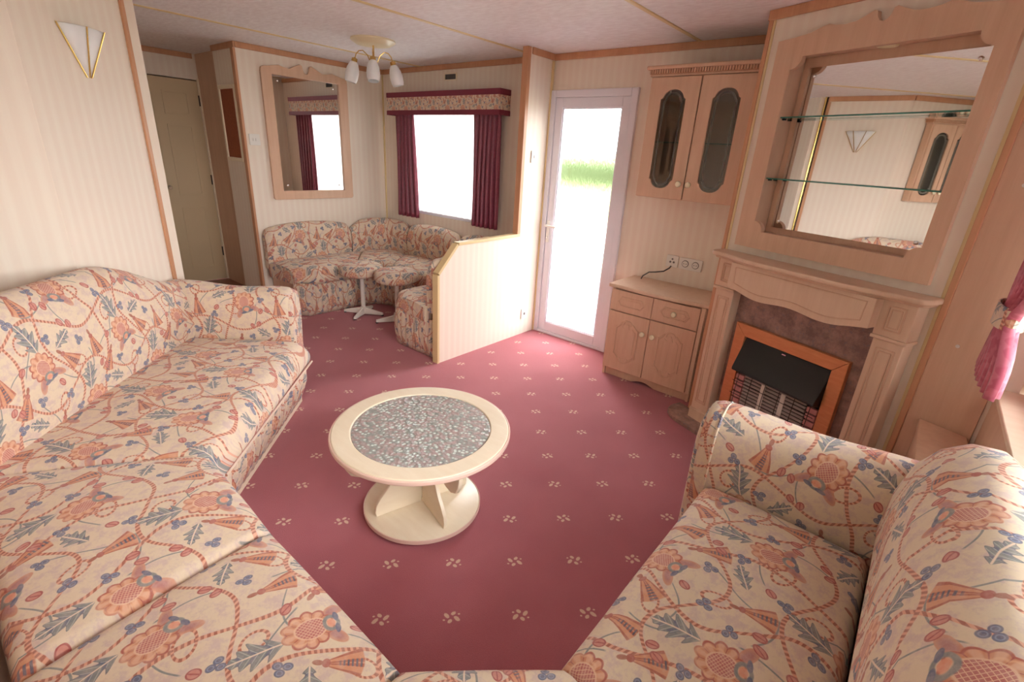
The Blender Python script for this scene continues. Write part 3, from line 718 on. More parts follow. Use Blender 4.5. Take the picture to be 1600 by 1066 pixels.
# gas fire
gf = thing('gas_fire', 'copper framed gas fire with black hood and ceramic radiants in the fireplace', 'heater', (*chp(0, .016), 0), CA)
X0, X1, Z0, Z1 = .222, .795, .045, .652
fw_ = .062
for nm, pts in (('copper_frame', [(X0, Z1), (X1, Z1), (X1-fw_, Z1-fw_), (X0+fw_, Z1-fw_)]), ('copper_frame', [(X0, Z0), (X0, Z1), (X0+fw_, Z1-fw_), (X0+fw_, Z0)]), ('copper_frame', [(X1, Z1), (X1, Z0), (X1-fw_, Z0), (X1-fw_, Z1-fw_)])):
    MB().prism(pts, -.028, -.001).build(nm, 'copper', gf, bevel=.003)
MB().box(X0+fw_, X1-fw_, -.006, -.001, Z0, Z1-fw_).build('fire_back', 'black', gf)
bx0, bx1 = X0+fw_, X1-fw_
hood = MB(); hv = [(bx0, -.008, .588), (bx1, -.008, .588), (bx1-.004, -.075, .43), (bx0+.002, -.075, .43), (bx0, -.006, .40), (bx1, -.006, .40), (bx1-.004, -.075, .415), (bx0+.002, -.075, .415)]
hood.v = hv; hood.f = [(0, 1, 2, 3), (3, 2, 6, 7), (7, 6, 5, 4), (0, 3, 7, 4), (1, 5, 6, 2), (0, 4, 5, 1)]
hd = hood.build('hood', 'black', gf, bevel=.003)
MB().box((bx0+bx1)/2-.012, (bx0+bx1)/2+.008, -.024, -.016, .572, .577).build('hood_badge', 'chrome', hd)
for x0, x1 in ((bx0+.004, bx0+.052), (bx1-.052, bx1-.004)):
    for i in range(7):
        z = .385-i*.034; cx = (x0+x1)/2
        MB().prism([(x0, z-.026), (x1, z-.026), (x1, z), (x0, z)], -.026, -.006).build('ceramic_tile', 'pink_radiant', gf, bevel=.002)
for i in range(14):
    z = .388-i*.0185
    MB().tube([(bx0+.058, -.02, z), (bx1-.058, -.02, z)], .0072, 8).build('radiant_bar', 'radiant', gf, smooth=True)
for x in (bx0+.17, bx1-.17):
    MB().box(x-.011, x+.011, -.032, -.026, .13, .39).build('radiant_clip', 'white_metal', gf, bevel=.002)
gd = MB()
for i in range(6):
    x = bx0+.03+i*(bx1-bx0-.06)/5; gd.tube([(x, -.044, .08), (x, -.047, .30), (x, -.04, .41)], .0016, 5)
for z in (.12, .20, .28, .35): gd.tube([(bx0+.004, -.046, z), (bx1-.004, -.046, z)], .0016, 5)
gd.build('wire_guard', 'dark', gf)
MB().box(bx0, bx1, -.05, -.006, Z0, .085).build('fire_base', 'black', gf, bevel=.003)

# ------------------------------------------------------------------ overmantel mirror
om = thing('overmantel_mirror', 'large beech mirror frame with scalloped top above the fireplace', 'mirror', (*chp(0), 0), CA)
tp = [(.089, 1.941), (.17, 1.946), (.235, 1.953), (.28, 1.968), (.31, 1.975), (.335, 1.967), (.38, 1.962), (.42, 1.966), (.455, 1.98), (.48, 1.992), (.492, 1.988), (.497, 1.968), (.508, 1.953), (.521, 1.949)]
tp = tp+[(1.042-p[0], p[1]) for p in tp[::-1][1:]]
outer = [(.953, 1.031), (.953, 1.941)][:1]+tp[::-1]+[(.089, 1.031)]
def og(cx, cz, sx, sz): # scooped corner
    return [(cx+sx*.05*cos(a), cz+sz*.05*sin(a)) for a in [pi/2*i/6 for i in range(7)]]
xa, xb_, za, zb_, rr_ = .176, .894, 1.113, 1.868, .048
def scoop(cx, cz, a0, a1): return [(cx+rr_*cos(radians(a0+(a1-a0)*i/8)), cz+rr_*sin(radians(a0+(a1-a0)*i/8))) for i in range(9)]
inner = scoop(xb_, za, 180, 90)+scoop(xb_, zb_, 270, 180)+scoop(xa, zb_, 0, -90)+scoop(xa, za, 90, 0)
oo, ii = polar_pair(outer, inner, 140)
MB().ring(oo, ii, -.026, -.001).build('frame', 'wood', om, bevel=.005)
# timber lining of the recess, set inside the opening cut in the breast
for q in ((.167, .172, .0, .072, 1.102, 1.883), (.898, .903, .0, .072, 1.102, 1.883), (.172, .898, .0, .072, 1.102, 1.108), (.172, .898, .0, .072, 1.877, 1.883)):
    MB().box(*q).build('recess_lining', 'wood', om)
MB().box(.172, .898, .074, .080, 1.108, 1.877).build('recess_back', 'wood', om)
mg = MB().box(.205, .862, .068, .0735, 1.135, 1.835).build('mirror_glass', 'mirror', om)
for x, z in ((.235, 1.80), (.832, 1.80), (.235, 1.165), (.832, 1.165)):
    MB().lathe([(.008, 0), (.008, .004), (.004, .007)], 12, (x, .068, z), Matrix.Rotation(radians(90), 4, 'X')).build('mirror_screw', 'chrome', mg, smooth=True)
for z in (1.624, 1.358):
    s_ = MB().box(.173, .897, -.012, .062, z, z+.006).build('glass_shelf', 'shelf_glass', om)
    MB().box(.173, .897, -.0135, -.012, z, z+.006).build('shelf_edge', 'glass_edge', s_)
    for y in (.005, .045):
        for x in (.173, .885): MB().box(x, x+.012, y, y+.014, z-.007, z).build('shelf_support', 'black', s_)
dl = MB().lathe([(.038, 0), (.036, -.005), (.026, -.006), (.022, -.002)], 20, (.53, .035, 1.877)).build('downlight', 'cream_enamel', om, smooth=True)

# ------------------------------------------------------------------ sockets, switches, vent
def plate(name, label, cat, loc, rz, w, h, holes=(), rocker=0, group=None):
    r = thing(name, label, cat, loc, rz, group)
    MB().prism(rrect(-w/2, w/2, -h/2, h/2, .006, 3), -.010, -.0005).build('plate', 'white_plastic', r, bevel=.002)
    for hx, hz, rr in holes:
        MB().lathe([(rr, 0), (rr*.9, .0025)], 14, (hx, -.010, hz), Matrix.Rotation(radians(90), 4, 'X')).build('hole_shade_disc', 'grey_bar_hole_shade', r)  # disc on the plate, the hole's shade painted as grey
    for i in range(rocker):
        x = (i-(rocker-1)/2)*.02
        MB().box(x-.006, x+.006, -.016, -.009, -.011, .011).build('rocker', 'white_plastic', r, bevel=.002)
    return r
plate('wall_socket', 'small white aerial socket plate with three holes above the low cabinet', 'socket', (-1.247, YD, .79), 0, .082, .078, ((-.012, -.006, .007), (.012, -.006, .007), (0, .014, .006)))
dsk = plate('wall_socket', 'double white mains socket above the low cabinet', 'socket', (-1.122, YD, .788), 0, .150, .076)
for sx in (-.034, .034):
    s_ = MB().lathe([(.023, 0), (.022, .003)], 20, (sx, -.010, 0), Matrix.Rotation(radians(90), 4, 'X')).build('well_shade_disc', 'grey_bar_hole_shade', dsk)  # grey rim round the insert, shade of the well put into its colour
    MB().lathe([(.0195, 0), (.019, .004)], 20, (sx, -.010, 0), Matrix.Rotation(radians(90), 4, 'X')).build('socket_insert', 'white_plastic', dsk)
    for hx in (-.008, .008): MB().lathe([(.003, 0), (.003, .002)], 8, (sx+hx, -.0145, 0), Matrix.Rotation(radians(90), 4, 'X')).build('hole_shade_disc', 'grey_bar_hole_shade', dsk)  # small grey discs carry the painted shade of the pin openings
cbl = MB().tube([(-1.247, 3.19, .757), (-1.25, 3.175, .745), (-1.275, 3.15, .722), (-1.32, 3.12, .712), (-1.36, 3.11, .705), (-1.395, 3.10, .675), (-1.405, 3.10, .6525)], .0045, 8).build('aerial_cable', 'cable', smooth=True)
tag(cbl, 'short grey cable hanging from the aerial socket onto the cabinet top', 'cable')
plate('light_switch', 'double rocker light switch beside the dining mirror', 'switch', (XM, 1.925, 1.39), 90, .085, .085, rocker=2)
plate('light_switch', 'white light switch on the partition post beside the entrance door', 'switch', (-2.36, 3.03, 1.39), 90, .06, .085, rocker=1)
plate('wall_socket', 'white socket low on the half height partition', 'socket', (-2.36, 3.04, .175), 90, .07, .085, ((0, 0, .012),))
vt = thing('air_vent', 'small grey wall vent above the dining window', 'vent', (-3.44, YD, 1.982))
MB().ring(rrect(-.078, .078, -.03, .03, .003, 1), rrect(-.066, .066, -.02, .02, .003, 1), -.008, -.0005).build('vent_frame', 'cream_wood', vt)
MB().box(-.066, .066, -.003, -.0005, -.02, .02).build('vent_back', 'dark', vt)
for i in range(9): MB().box(-.062+i*.0148, -.062+i*.0148+.005, -.007, -.003, -.02, .02).build('vent_bar', newmat('vent_bar_grey', lin(126, 118, 104), .6)[0] if i == 0 else 'grey_bar_hole_shade', vt)

# ------------------------------------------------------------------ dining mirror and notice board
dm = thing('wall_mirror', 'tall dining mirror in a beech frame with scalloped top', 'mirror', (XM, 2.414, 0), 90)
hw = .386
top = [(0, 1.930), (.018, 1.938), (.028, 1.960), (.034, 1.990), (.05, 1.998), (.09, 1.980), (.15, 1.952), (.20, 1.958), (.235, 1.968), (.27, 1.960), (.32, 1.950), (.36, 1.945), (.38, 1.935), (hw, 1.91)]
outer = [(hw, .925), (hw-.012, .912)][::-1]+top[::-1][0:1]+[(p[0], p[1]) for p in top[::-1][1:]]+[(-p[0], p[1]) for p in top[1:]]+[(-hw, .925), (-hw+.012, .912)]
inner = [(.298, .985), (.298, 1.893), (-.298, 1.893), (-.298, .985)]
oo, ii = polar_pair(outer, inner, 120)
MB().ring(oo, ii, -.024, -.001).build('frame', 'wood', dm, bevel=.005)
mg = MB().prism(inner, -.008, -.003).build('mirror_glass', 'mirror', dm)
for x, z in ((-.25, 1.85), (.25, 1.85), (-.25, 1.03), (.25, 1.03)):
    MB().lathe([(.008, 0), (.008, .003), (.004, .006)], 12, (x, -.008, z), Matrix.Rotation(radians(90), 4, 'X')).build('mirror_screw', 'chrome', mg, smooth=True)
nb = thing('notice_board', 'brown cork notice board in a pale frame at the corridor mouth', 'notice board', (-4.625, 1.86, 1.50))
MB().box(-.13, .13, -.006, -.001, -.26, .26).build('cork_panel', 'cork', nb)
for q in ((-.155, .155, .26, .29), (-.155, .155, -.29, -.26), (-.155, -.13, -.26, .26), (.13, .155, -.26, .26)):
    MB().box(q[0], q[1], -.016, -.001, q[2], q[3]).build('frame_rail', 'cream_wood', nb, bevel=.003)

# ------------------------------------------------------------------ curtains
def drape(name, x0, x1, ztop, zbot, y, folds, amp, mat, parent=None, shape=None, thick=.003, nz=26, nx=None):
    nx = nx or folds*10
    V_, F_, UV = [], [], []
    for j in range(nz+1):
        t_ = j/nz; z = ztop+(zbot-ztop)*t_
        a, c = (x0, x1) if shape is None else shape(t_)
        for i in range(nx+1):
            u = i/nx; x = a+(c-a)*u
            V_.append((x, y+amp*sin(2*pi*folds*u+.5*sin(3*t_))*(.6+.4*t_)+.3*amp*sin(5.3*u+2*t_), z)); UV.append((u*(x1-x0)*1.6, z))
    for j in range(nz):
        for i in range(nx):
            p = j*(nx+1)+i; F_.append((p, p+1, p+nx+2, p+nx+1))
    o = mobj(name, V_, F_, mat, parent, UV, smooth=True, ang=80)
    s_ = o.modifiers.new('Solidify', 'SOLIDIFY'); s_.thickness = thick
    return o
c1 = drape('curtain', -4.14, -3.80, 1.835, .765, YD-.06, 5, .022, 'burgundy', shape=lambda t: (-4.14, -3.87+.06*t))
tag(c1, 'burgundy curtain hanging at the mirror side of the dining window', 'curtain', 'burgundy curtains at the dining window')
c2 = drape('curtain', -3.10, -2.72, 1.835, .79, YD-.06, 6, .022, 'burgundy', shape=lambda t: (-3.10, -2.79))
tag(c2, 'burgundy curtain hanging at the partition side of the dining window', 'curtain', 'burgundy curtains at the dining window')
nt_ = drape('net_curtain', -3.97, -2.99, 1.74, .83, YD-.02, 14, .008, 'net', thick=.001, nz=12)
tag(nt_, 'sheer white net curtain over the dining window', 'curtain')
pv = thing('pelmet', 'floral banded pelmet with burgundy edging over the dining window', 'pelmet', (-3.46, YD, 1.68))
MB().box(-.70, .70, -.127, -.115, .0, .175).build('pelmet_board', 'braid', pv)
for q in ((-.70, -.69, -.115, -.002, 0, .175), (.69, .70, -.115, -.002, 0, .175), (-.69, .69, -.115, -.002, .163, .175)): MB().box(*q).build('pelmet_board', 'braid', pv)
def band(name, pts, z0, z1, mat, par, uvs_=1.):
    V_, F_, UV = [], [], []; s_ = 0
    for i, p in enumerate(pts):
        if i: s_ += hypot(p[0]-pts[i-1][0], p[1]-pts[i-1][1])
        for z in (z0, z1): V_.append((p[0], p[1], z)); UV.append((s_*uvs_, z*uvs_))
    for i in range(len(pts)-1): F_.append((2*i, 2*i+2, 2*i+3, 2*i+1))
    o = mobj(name, V_, F_, mat, par, UV); m_ = o.modifiers.new('Solidify', 'SOLIDIFY'); m_.thickness = .004; m_.offset = 0; return o
band('floral_band', [(-.703, -.004), (-.703, -.129), (.703, -.129), (.703, -.004)], .035, .14, 'fabric', pv, 2.2)
for nm, a_, c_ in (('upper_braid', .142, .182), ('lower_braid', -.004, .033)):
    band(nm, [(-.706, -.004), (-.706, -.132), (.706, -.132), (.706, -.004)], a_, c_, 'braid', pv)
# curtain gathered by the end window
def pinch(t):
    k = math.exp(-((t-.80)/.07)**2)
    return (-2.19+.045*k-.025*max(0, t-.85)/.15, -1.80-.17*k)
ec = drape('curtain', -2.19, -1.80, 1.80, .835, 0, 8, .020, 'pink_curtain', shape=pinch)
ec.location = (.265, 0, 0); ec.rotation_euler = (0, 0, radians(-90))
tag(ec, 'pink damask curtain gathered with a tie band at the front end window', 'curtain')
tb = band('curtain_tieback', [(-2.06+.105*cos(2*pi*i/28), .036*sin(2*pi*i/28)) for i in range(29)], 1.00, 1.065, 'fabric', None)
tb.location = (.265, 0, 0); tb.rotation_euler = (0, 0, radians(-90)); tag(tb, 'cream floral tie band round the pink curtain', 'tieback')

# ------------------------------------------------------------------ upholstery builders
def soft_quad(name, A, B, C, D, z0, z1, parent, rad=(.05, .02, .02, .02), puff=.02, uvang=0., uvoff=(0, 0), nu=28, nv=22, bulge=.012, mat='fabric'):
    """padded cushion on a four cornered plan; A-B is the front edge, radii for front, B side, back, A side"""
    A, B, C, D = [Vector((*p, 0)) for p in (A, B, C, D)]
    Lu = ((B-A).length+(C-D).length)/2; Lv = ((D-A).length+(C-B).length)/2
    def sp(n, L, r0, r1):
        out = []
        for i in range(n+1):
            t_ = i/n; out.append(.5-.5*cos(pi*t_) if False else t_*.55+.45*(.5-.5*cos(pi*t_)))
        return out
    us, vs = sp(nu, Lu, 0, 0), sp(nv, Lv, 0, 0)
    V_, F_, UV = [], [], []; ca, sa = cos(uvang), sin(uvang)
    def uv(p): return (p.x*ca+p.y*sa+uvoff[0], -p.x*sa+p.y*ca+uvoff[1])
    def P(u, v): return (A*(1-u)+B*u)*(1-v)+(D*(1-u)+C*u)*v
    for v in vs:
        for u in us:
            p = P(u, v); dr = 0
            for dist, r in ((v*Lv, rad[0]), ((1-u)*Lu, rad[1]), ((1-v)*Lv, rad[2]), (u*Lu, rad[3])):
                if dist < r: q = 1-dist/r; dr = max(dr, r*(1-sqrt(max(0, 1-q*q)))*.8)
            z = z1-dr+puff*(sin(pi*min(1, max(0, u)))*sin(pi*v))**.6
            V_.append((p.x, p.y, z)); UV.append(uv(p))
    n1 = nu+1
    for j in range(nv):
        for i in range(nu): a = j*n1+i; F_.append((a, a+1, a+n1+1, a+n1))
    per = [i for i in range(n1)]+[j*n1+nu for j in range(1, nv+1)]+[nv*n1+i for i in range(nu-1, -1, -1)]+[j*n1 for j in range(nv-1, 0, -1)]
    cen = (A+B+C+D)/4; prev = per
    for t_ in (.25, .5, .75, 1.0):
        cur = []
        for k in per:
            x, y, z = V_[k]; d = Vector((x-cen.x, y-cen.y, 0)).normalized()
            zz = z+(z0-z)*t_; bl = bulge*sin(pi*t_)
            V_.append((x+d.x*bl, y+d.y*bl, zz)); u0 = UV[k]
            # continue the print down the side
            dd = (d.x*ca+d.y*sa, -d.x*sa+d.y*ca)
            if abs(dd[0]) > abs(dd[1]): UV.append((u0[0]+math.copysign(z-zz, dd[0]), u0[1]))
            else: UV.append((u0[0], u0[1]+math.copysign(z-zz, dd[1])))
            cur.append(len(V_)-1)
        for i in range(len(per)):
            j = (i+1) % len(per); F_.append((prev[i], prev[j], cur[j], cur[i]))
        prev = cur
    F_.append(tuple(prev))
    return mobj(name, V_, F_, mat, parent, UV, smooth=True, ang=70)
def piping(name, pts, r, parent, mat='fabric'):
    b = MB().tube(pts, r, 6); return mobj(name, b.v, b.f, mat, parent, [(v[0]*.7+v[1]*.7, v[2]) for v in b.v], smooth=True)
def loft(name, path, prof, parent, hf=None, ends=.06, zb=None, mat='fabric', uvoff=(0, 0), rnd=True):
    """path: list of (x,y); prof: list of (d,z) seen from the left normal side; hf(t)->height factor"""
    n = len(path); V_, F_, UV = [], [], []; k = len(prof); acc = 0
    zb = prof[0][1] if zb is None else zb
    tot = sum(hypot(path[i+1][0]-path[i][0], path[i+1][1]-path[i][1]) for i in range(n-1))
    dm_ = sum(p[0] for p in prof)/k
    pl = [0]
    for i in range(1, k): pl.append(pl[-1]+hypot(prof[i][0]-prof[i-1][0], prof[i][1]-prof[i-1][1]))
    for i, p in enumerate(path):
        if i: acc += hypot(p[0]-path[i-1][0], p[1]-path[i-1][1])
        a, c = path[max(i-1, 0)], path[min(i+1, n-1)]
        tx, ty = c[0]-a[0], c[1]-a[1]; L = hypot(tx, ty); nx, ny = -ty/L, tx/L
        e = min(acc, tot-acc); f = 1.
        if ends and e < ends: q = 1-e/ends; f = sqrt(max(.0, 1-q*q))*.75+.25
        h = hf(acc/tot) if hf else 1.
        for j, (d, z) in enumerate(prof):
            dd = dm_+(d-dm_)*(.4+.6*f); zz = zb+(z-zb)*h*(1-.14*(1-f))
            V_.append((p[0]+nx*dd, p[1]+ny*dd, zz)); UV.append((acc+uvoff[0], pl[j]+uvoff[1]))
    for i in range(n-1):
        for j in range(k-1): a = i*k+j; F_.append((a, a+1, a+k+1, a+k))
        F_.append((i*k+k-1, i*k, i*k+k, i*k+2*k-1))
    cap(V_, F_, UV, range(k)); cap(V_, F_, UV, list(range((n-1)*k, n*k))[::-1])
    return mobj(name, V_, F_, mat, parent, UV, smooth=True, ang=75)
def line(p, q, n): return [(p[0]+(q[0]-p[0])*i/n, p[1]+(q[1]-p[1])*i/n) for i in range(n+1)]
def valance(name, path, z0, z1, lean, parent, freq=52, amp=.007, mat='fabric'):
    V_, F_, UV = [], [], []; acc = 0; n = len(path); rows = 7
    for i, p in enumerate(path):
        if i: acc += hypot(p[0]-path[i-1][0], p[1]-path[i-1][1])
        a, c = path[max(i-1, 0)], path[min(i+1, n-1)]
        tx, ty = c[0]-a[0], c[1]-a[1]; L = hypot(tx, ty); nx, ny = -ty/L, tx/L
        for j in range(rows+1):
            t_ = j/rows; am = amp*(sin(acc*2*pi*freq/2.2+.8*sin(acc*9)+.9*t_)+.5*sin(acc*2*pi*freq/3.7))*(.35+.65*sin(pi*min(1, t_*1.1)))
            d = lean*t_+am-.016*sin(pi*t_)
            V_.append((p[0]+nx*d, p[1]+ny*d, z1+(z0-z1)*t_)); UV.append((acc*1.5, (z1-z0)*(1-t_)))
    for i in range(n-1):
        for j in range(rows): a = i*(rows+1)+j; F_.append((a, a+1, a+rows+2, a+rows+1))
    o = mobj(name, V_, F_, mat, parent, UV, smooth=True, ang=80); m_ = o.modifiers.new('Solidify', 'SOLIDIFY'); m_.thickness = .004; return o

ZS = .385
BP = [(.135, .30), (.15, .40), (.163, .52), (.160, .64), (.145, .74), (.115, .81), (.075, .85), (.035, .855), (.006, .83), (.004, .70), (.004, .30)]
# ------------------------------------------------------------------ long sofa (diagonal, runs into the near wall)
ls = thing('wraparound_sofa', 'long wraparound floral sofa with one arm against the angled cream wall', 'sofa')
Ac = dg(-.845, 1.495); Bs = dg(-.855, 2.56); Cs = dg(-1.53, 2.60); Dc = (-2.03, -.10)
soft_quad('seat_cushion', Ac, Bs, Cs, Dc, .255, ZS, ls, rad=(.075, .05, .03, .02), puff=.03, uvang=radians(135), nu=40)
soft_quad('seat_cushion', (-1.18, .44), Ac, Dc, (-1.12, -.10), .255, ZS, ls, rad=(.075, .02, .03, .03), puff=.028, uvang=radians(180), uvoff=(.11, .2))
soft_quad('seat_cushion', (-.598, .44), (-1.18, .44), (-1.12, -.10), (-.52, -.10), .255, ZS, ls, rad=(.075, .03, .03, .03), puff=.028, uvang=radians(180), uvoff=(.3, .2))
hb = lambda t: .62+.40*min(1., (sin(pi*min(1, t*.5/.30+.0)) if False else 1)) if t < .0 else 1
# backrest along the angled wall: a tall hump falling to the arm
def hump(t):   # t runs from the corner to the arm
    return 1.02 if t < .55 else 1.02-.36*(.5-.5*cos(pi*min(1, (t-.55)/.42)))
loft('backrest', [dg(-1.60, s) for s in [1.25+1.50*i/40 for i in range(41)]][::-1], BP, ls, hf=lambda t: hump(1-t), zb=.30, ends=.03)
loft('backrest', line((-.50, YN+.012), (-1.98, YN+.012), 36), [(-d, z) for d, z in BP], ls, ends=.06, zb=.30)
# arm with a scrolled front
def arm_prof(s0, s1, zt): # across the arm
    m_ = (s0+s1)/2
    return [(s0+.012, .03), (s0+.006, .30), (s0, .50), (s0+.004, zt-.075), (s0+.03, zt-.022), (m_-.02, zt), (m_+.03, zt-.002), (s1-.018, zt-.03), (s1, zt-.085), (s1-.006, zt-.16), (s1-.03, .30), (s1-.026, .03)]
def arm(name, o, ax_s, ax_f, s0, s1, f0, f1, zt0, zt1, parent, flare=.02):
    """o origin, ax_s axis across the arm, ax_f axis from back to front"""
    V_, F_, UV = [], [], []; N = 26
    for i in range(N+1):
        t_ = i/N; f = f0+(f1-f0)*t_; zt = zt0+(zt1-zt0)*t_+.006*sin(9*t_)
        e = (f1-f); k_ = 1.
        if abs(e) < .05: q = 1-abs(e)/.05; k_ = sqrt(max(0, 1-q*q))*.15+.85
        pr_ = arm_prof(s0, s1+flare*max(0, t_-.75)*4, zt); sm = (s0+s1)/2; L = 0
        for j, (s_, z) in enumerate(pr_):
            ss = sm+(s_-sm)*k_; zz = z if z < .31 else z-(1-k_)*.06
            if j: L += hypot(pr_[j][0]-pr_[j-1][0], pr_[j][1]-pr_[j-1][1])
            V_.append((o[0]+ax_s[0]*ss+ax_f[0]*f, o[1]+ax_s[1]*ss+ax_f[1]*f, zz)); UV.append((f*1.0+.07, L))
    k = 12
    for i in range(N):
        for j in range(k-1): a = i*k+j; F_.append((a, a+1, a+k+1, a+k))
        F_.append((i*k+k-1, i*k, i*k+k, i*k+2*k-1))
    F_.append(tuple(range(k))[::-1]); F_.append(tuple(range(N*k, N*k+k)))
    return mobj(name, V_, F_, 'fabric', parent, UV, smooth=True, ang=75)
dS, dF = (-1/R2, 1/R2), (1/R2, 1/R2)
la = arm('arm', (0, 0), dS, dF, 2.585, 2.785, -1.585, -.955, .665, .635, ls, .035)
def scroll(parent, o, ax_s, ax_f, s0, s1, f, zt):
    """upholstered front panel of the arm, its print running upward"""
    pts = arm_prof(s0+.008, s1+.012, zt-.01); m_ = (s0+s1)/2
    V_, F_, UV = [], [], []
    for q, df, qz in ((.86, 0, .975), (.83, .012, .96), (.68, .02, .86)):
        for s_, z in pts:
            ss = m_+(s_-m_)*q; zz = .34+(z-.34)*qz; V_.append((o[0]+ax_s[0]*ss+ax_f[0]*(f+df), o[1]+ax_s[1]*ss+ax_f[1]*(f+df), max(.03, zz))); UV.append((ss, zz))
    k = len(pts)
    for r_ in range(2):
        for j in range(k): F_.append((r_*k+j, r_*k+(j+1) % k, (r_+1)*k+(j+1) % k, (r_+1)*k+j))
    F_.append(tuple(range(2*k, 3*k)))
    return mobj('arm_front', V_, F_, 'fabric', parent, UV, smooth=True, ang=60)
scroll(ls, (0, 0), dS, dF, 2.585, 2.785, -.958, .632)
valance('pleated_valance', [dg(-.872, s) for s in [1.46+1.07*i/150 for i in range(151)]], .050, .285, .040, ls)
MB().plan([dg(-.922, 1.42), dg(-.922, 2.585), dg(-1.02, 2.585), dg(-1.02, 1.42)], 0, .05).build('plinth', 'cream_wood', ls, bevel=.003)
MB().plan([dg(-.99, 1.52), dg(-.99, 2.57), dg(-1.55, 2.57), dg(-1.55, 1.0)], .0, .26).build('base_box', 'wood', ls)
MB().plan([(-1.66, .36), (-.60, .36), (-.60, YN+.02), (-1.9, YN+.02)], 0, .255).build('base_box', 'wood', ls)
piping('piping', [(*dg(-.838, s), .268) for s in [1.53+1.02*i/30 for i in range(31)]], .006, ls)

# ------------------------------------------------------------------ corner seat and right hand sofa
cs = ls
soft_quad('seat_cushion', (-.350, .665), (-.592, .44), (-.515, -.10), (.11, .60), .255, ZS, cs, rad=(.06, .02, .03, .02), puff=.02, uvang=radians(215))
loft('backrest', line((.10, .30), (-.46, YN+.03), 20), [(-d, z) for d, z in BP], cs, ends=.05, zb=.30)
MB().plan([(-.36, .60), (-.58, .40), (-.52, -.1), (.06, .55)], 0, .255).build('base_box', 'wood', cs)
rs = thing('sofa', 'floral sofa with a low arm in front of the fireplace', 'sofa')
soft_quad('seat_cushion', (-.352, 1.515), (-.352, .672), (.125, .61), (.135, 1.50), .255, ZS+.012, rs, rad=(.075, .02, .04, .03), puff=.034, uvang=radians(90), uvoff=(.03, .02), nu=36)
loft('backrest', line((XE-.014, .62), (XE-.014, 1.60), 36), [(d*1.28, z) for d, z in BP], rs, hf=lambda t: 1.0-.10*max(0, t-.75)/.25, zb=.30, ends=.14)
piping('piping', [(-.345, 1.515+(q[0]-1.515)*1.04-.003, q[1]+.003) for q in arm_prof(1.515, 1.70, .651)], .005, rs)
arm('arm', (0, 0), (0, 1), (-1, 0), 1.515, 1.70, -.28, .395, .665, .650, rs, flare=.0)
scroll(rs, (0, 0), (0, 1), (-1, 0), 1.515, 1.70, .392, .645)
MB().box(-.30, .30, .58, 1.53, 0, .255).build('base_box', 'wood', rs)
valance('pleated_valance', line((-.325, .70), (-.325, 1.52), 110), .045, .285, .0, rs)
MB().box(-.318, -.30, .68, 1.52, 0, .05).build('plinth', 'cream_wood', rs)

# ------------------------------------------------------------------ dining settee
ds = thing('dining_settee', 'curved floral settee round the dining corner under the window', 'settee')
ZD = .405; DP = [(.10, .34), (.115, .45), (.125, .54), (.118, .62), (.095, .685), (.06, .712), (.03, .71), (.006, .69), (.004, .34)]
def hd_(t): return .86+.16*sin(pi*t)**.55
def quarter(cx, cy, r, a0, a1, n): return [(cx+r*cos(radians(a0+(a1-a0)*i/n)), cy+r*sin(radians(a0+(a1-a0)*i/n))) for i in range(n+1)]
xb, yb = XM+.004, YD-.004
segs = [line((xb, 1.875), (xb, 2.70), 28),
        [(xb, 2.71)]+quarter(xb+.36, yb-.36, .36, 180, 90, 20)+[(xb+.44, yb)],
        line((xb+.45, yb), (xb+1.17, yb), 24), line((xb+1.18, yb), (-2.56, yb), 20),
        line((-2.408, 3.06), (-2.408, 2.13), 26)]
for k, sg in enumerate(segs):
    loft('back_cushion', sg, [(-d, z) for d, z in DP], ds, hf=hd_ if k < 4 else (lambda t: 1.08-.08*t), zb=.34, ends=.05, uvoff=(k*.31, .05))
def seat_poly(name, inner, outer, z0, z1, parent, uo=(0, 0)):
    """ribbon seat between a wall-side path and a front path, rolled over the front edge"""
    n = len(inner); V_, F_, UV = [], [], []
    ts = [0, .15, .35, .55, .75, .88, .95, .985, 1.0]
    for i in range(n):
        a, c = Vector((*inner[i], 0)), Vector((*outer[i], 0)); L = (c-a).length
        e = min(i, n-1-i)/max(1, n-1)*n
        ef = .0 if e >= 3 else .02*(1-e/3)**2
        for t_ in ts:
            p = a+(c-a)*t_; dist = (1-t_)*L; r = .06
            dr = 0 if dist >= r else r*(1-sqrt(max(0, 1-(1-dist/r)**2)))*.8
            V_.append((p.x, p.y, z1-dr-ef+.018*sin(pi*t_))); UV.append((p.x+uo[0], p.y+uo[1]))
        d = (c-a).normalized()
        for q, bl in ((.4, .012), (.75, .008), (1, -.01)):
            zt = z1-.048; V_.append((c.x+d.x*bl, c.y+d.y*bl, zt+(z0-zt)*q)); UV.append((c.x+d.x*(zt-z0)*q+uo[0], c.y+d.y*(zt-z0)*q+uo[1]))
        V_.append((a.x, a.y, z0)); UV.append((a.x+uo[0], a.y+uo[1]))
    k = len(ts)+4
    for i in range(n-1):
        for j in range(k): F_.append((i*k+j, i*k+(j+1) % k, (i+1)*k+(j+1) % k, (i+1)*k+j))
    cap(V_, F_, UV, range(k)); cap(V_, F_, UV, list(range((n-1)*k, n*k))[::-1])
    return mobj(name, V_, F_, 'fabric', parent, UV, smooth=True, ang=75)
xi = XM+.09; yi = YD-.09
fx, fy = -3.82, 2.65
inn = line((xi, 1.875), (xi, yi-.3), 16); out = line((fx, 1.96), (fx, fy-.22), 16)
out = [(fx-.10+.10*min(1, i/3.), p[1] if i else 1.90) for i, p in enumerate(out)]
seat_poly('seat_cushion', inn, out, .27, ZD, ds)
inn = [(xi, yi-.29)]+quarter(xi+.28, yi-.28, .28, 180, 90, 14)+[(xi+.34, yi)]
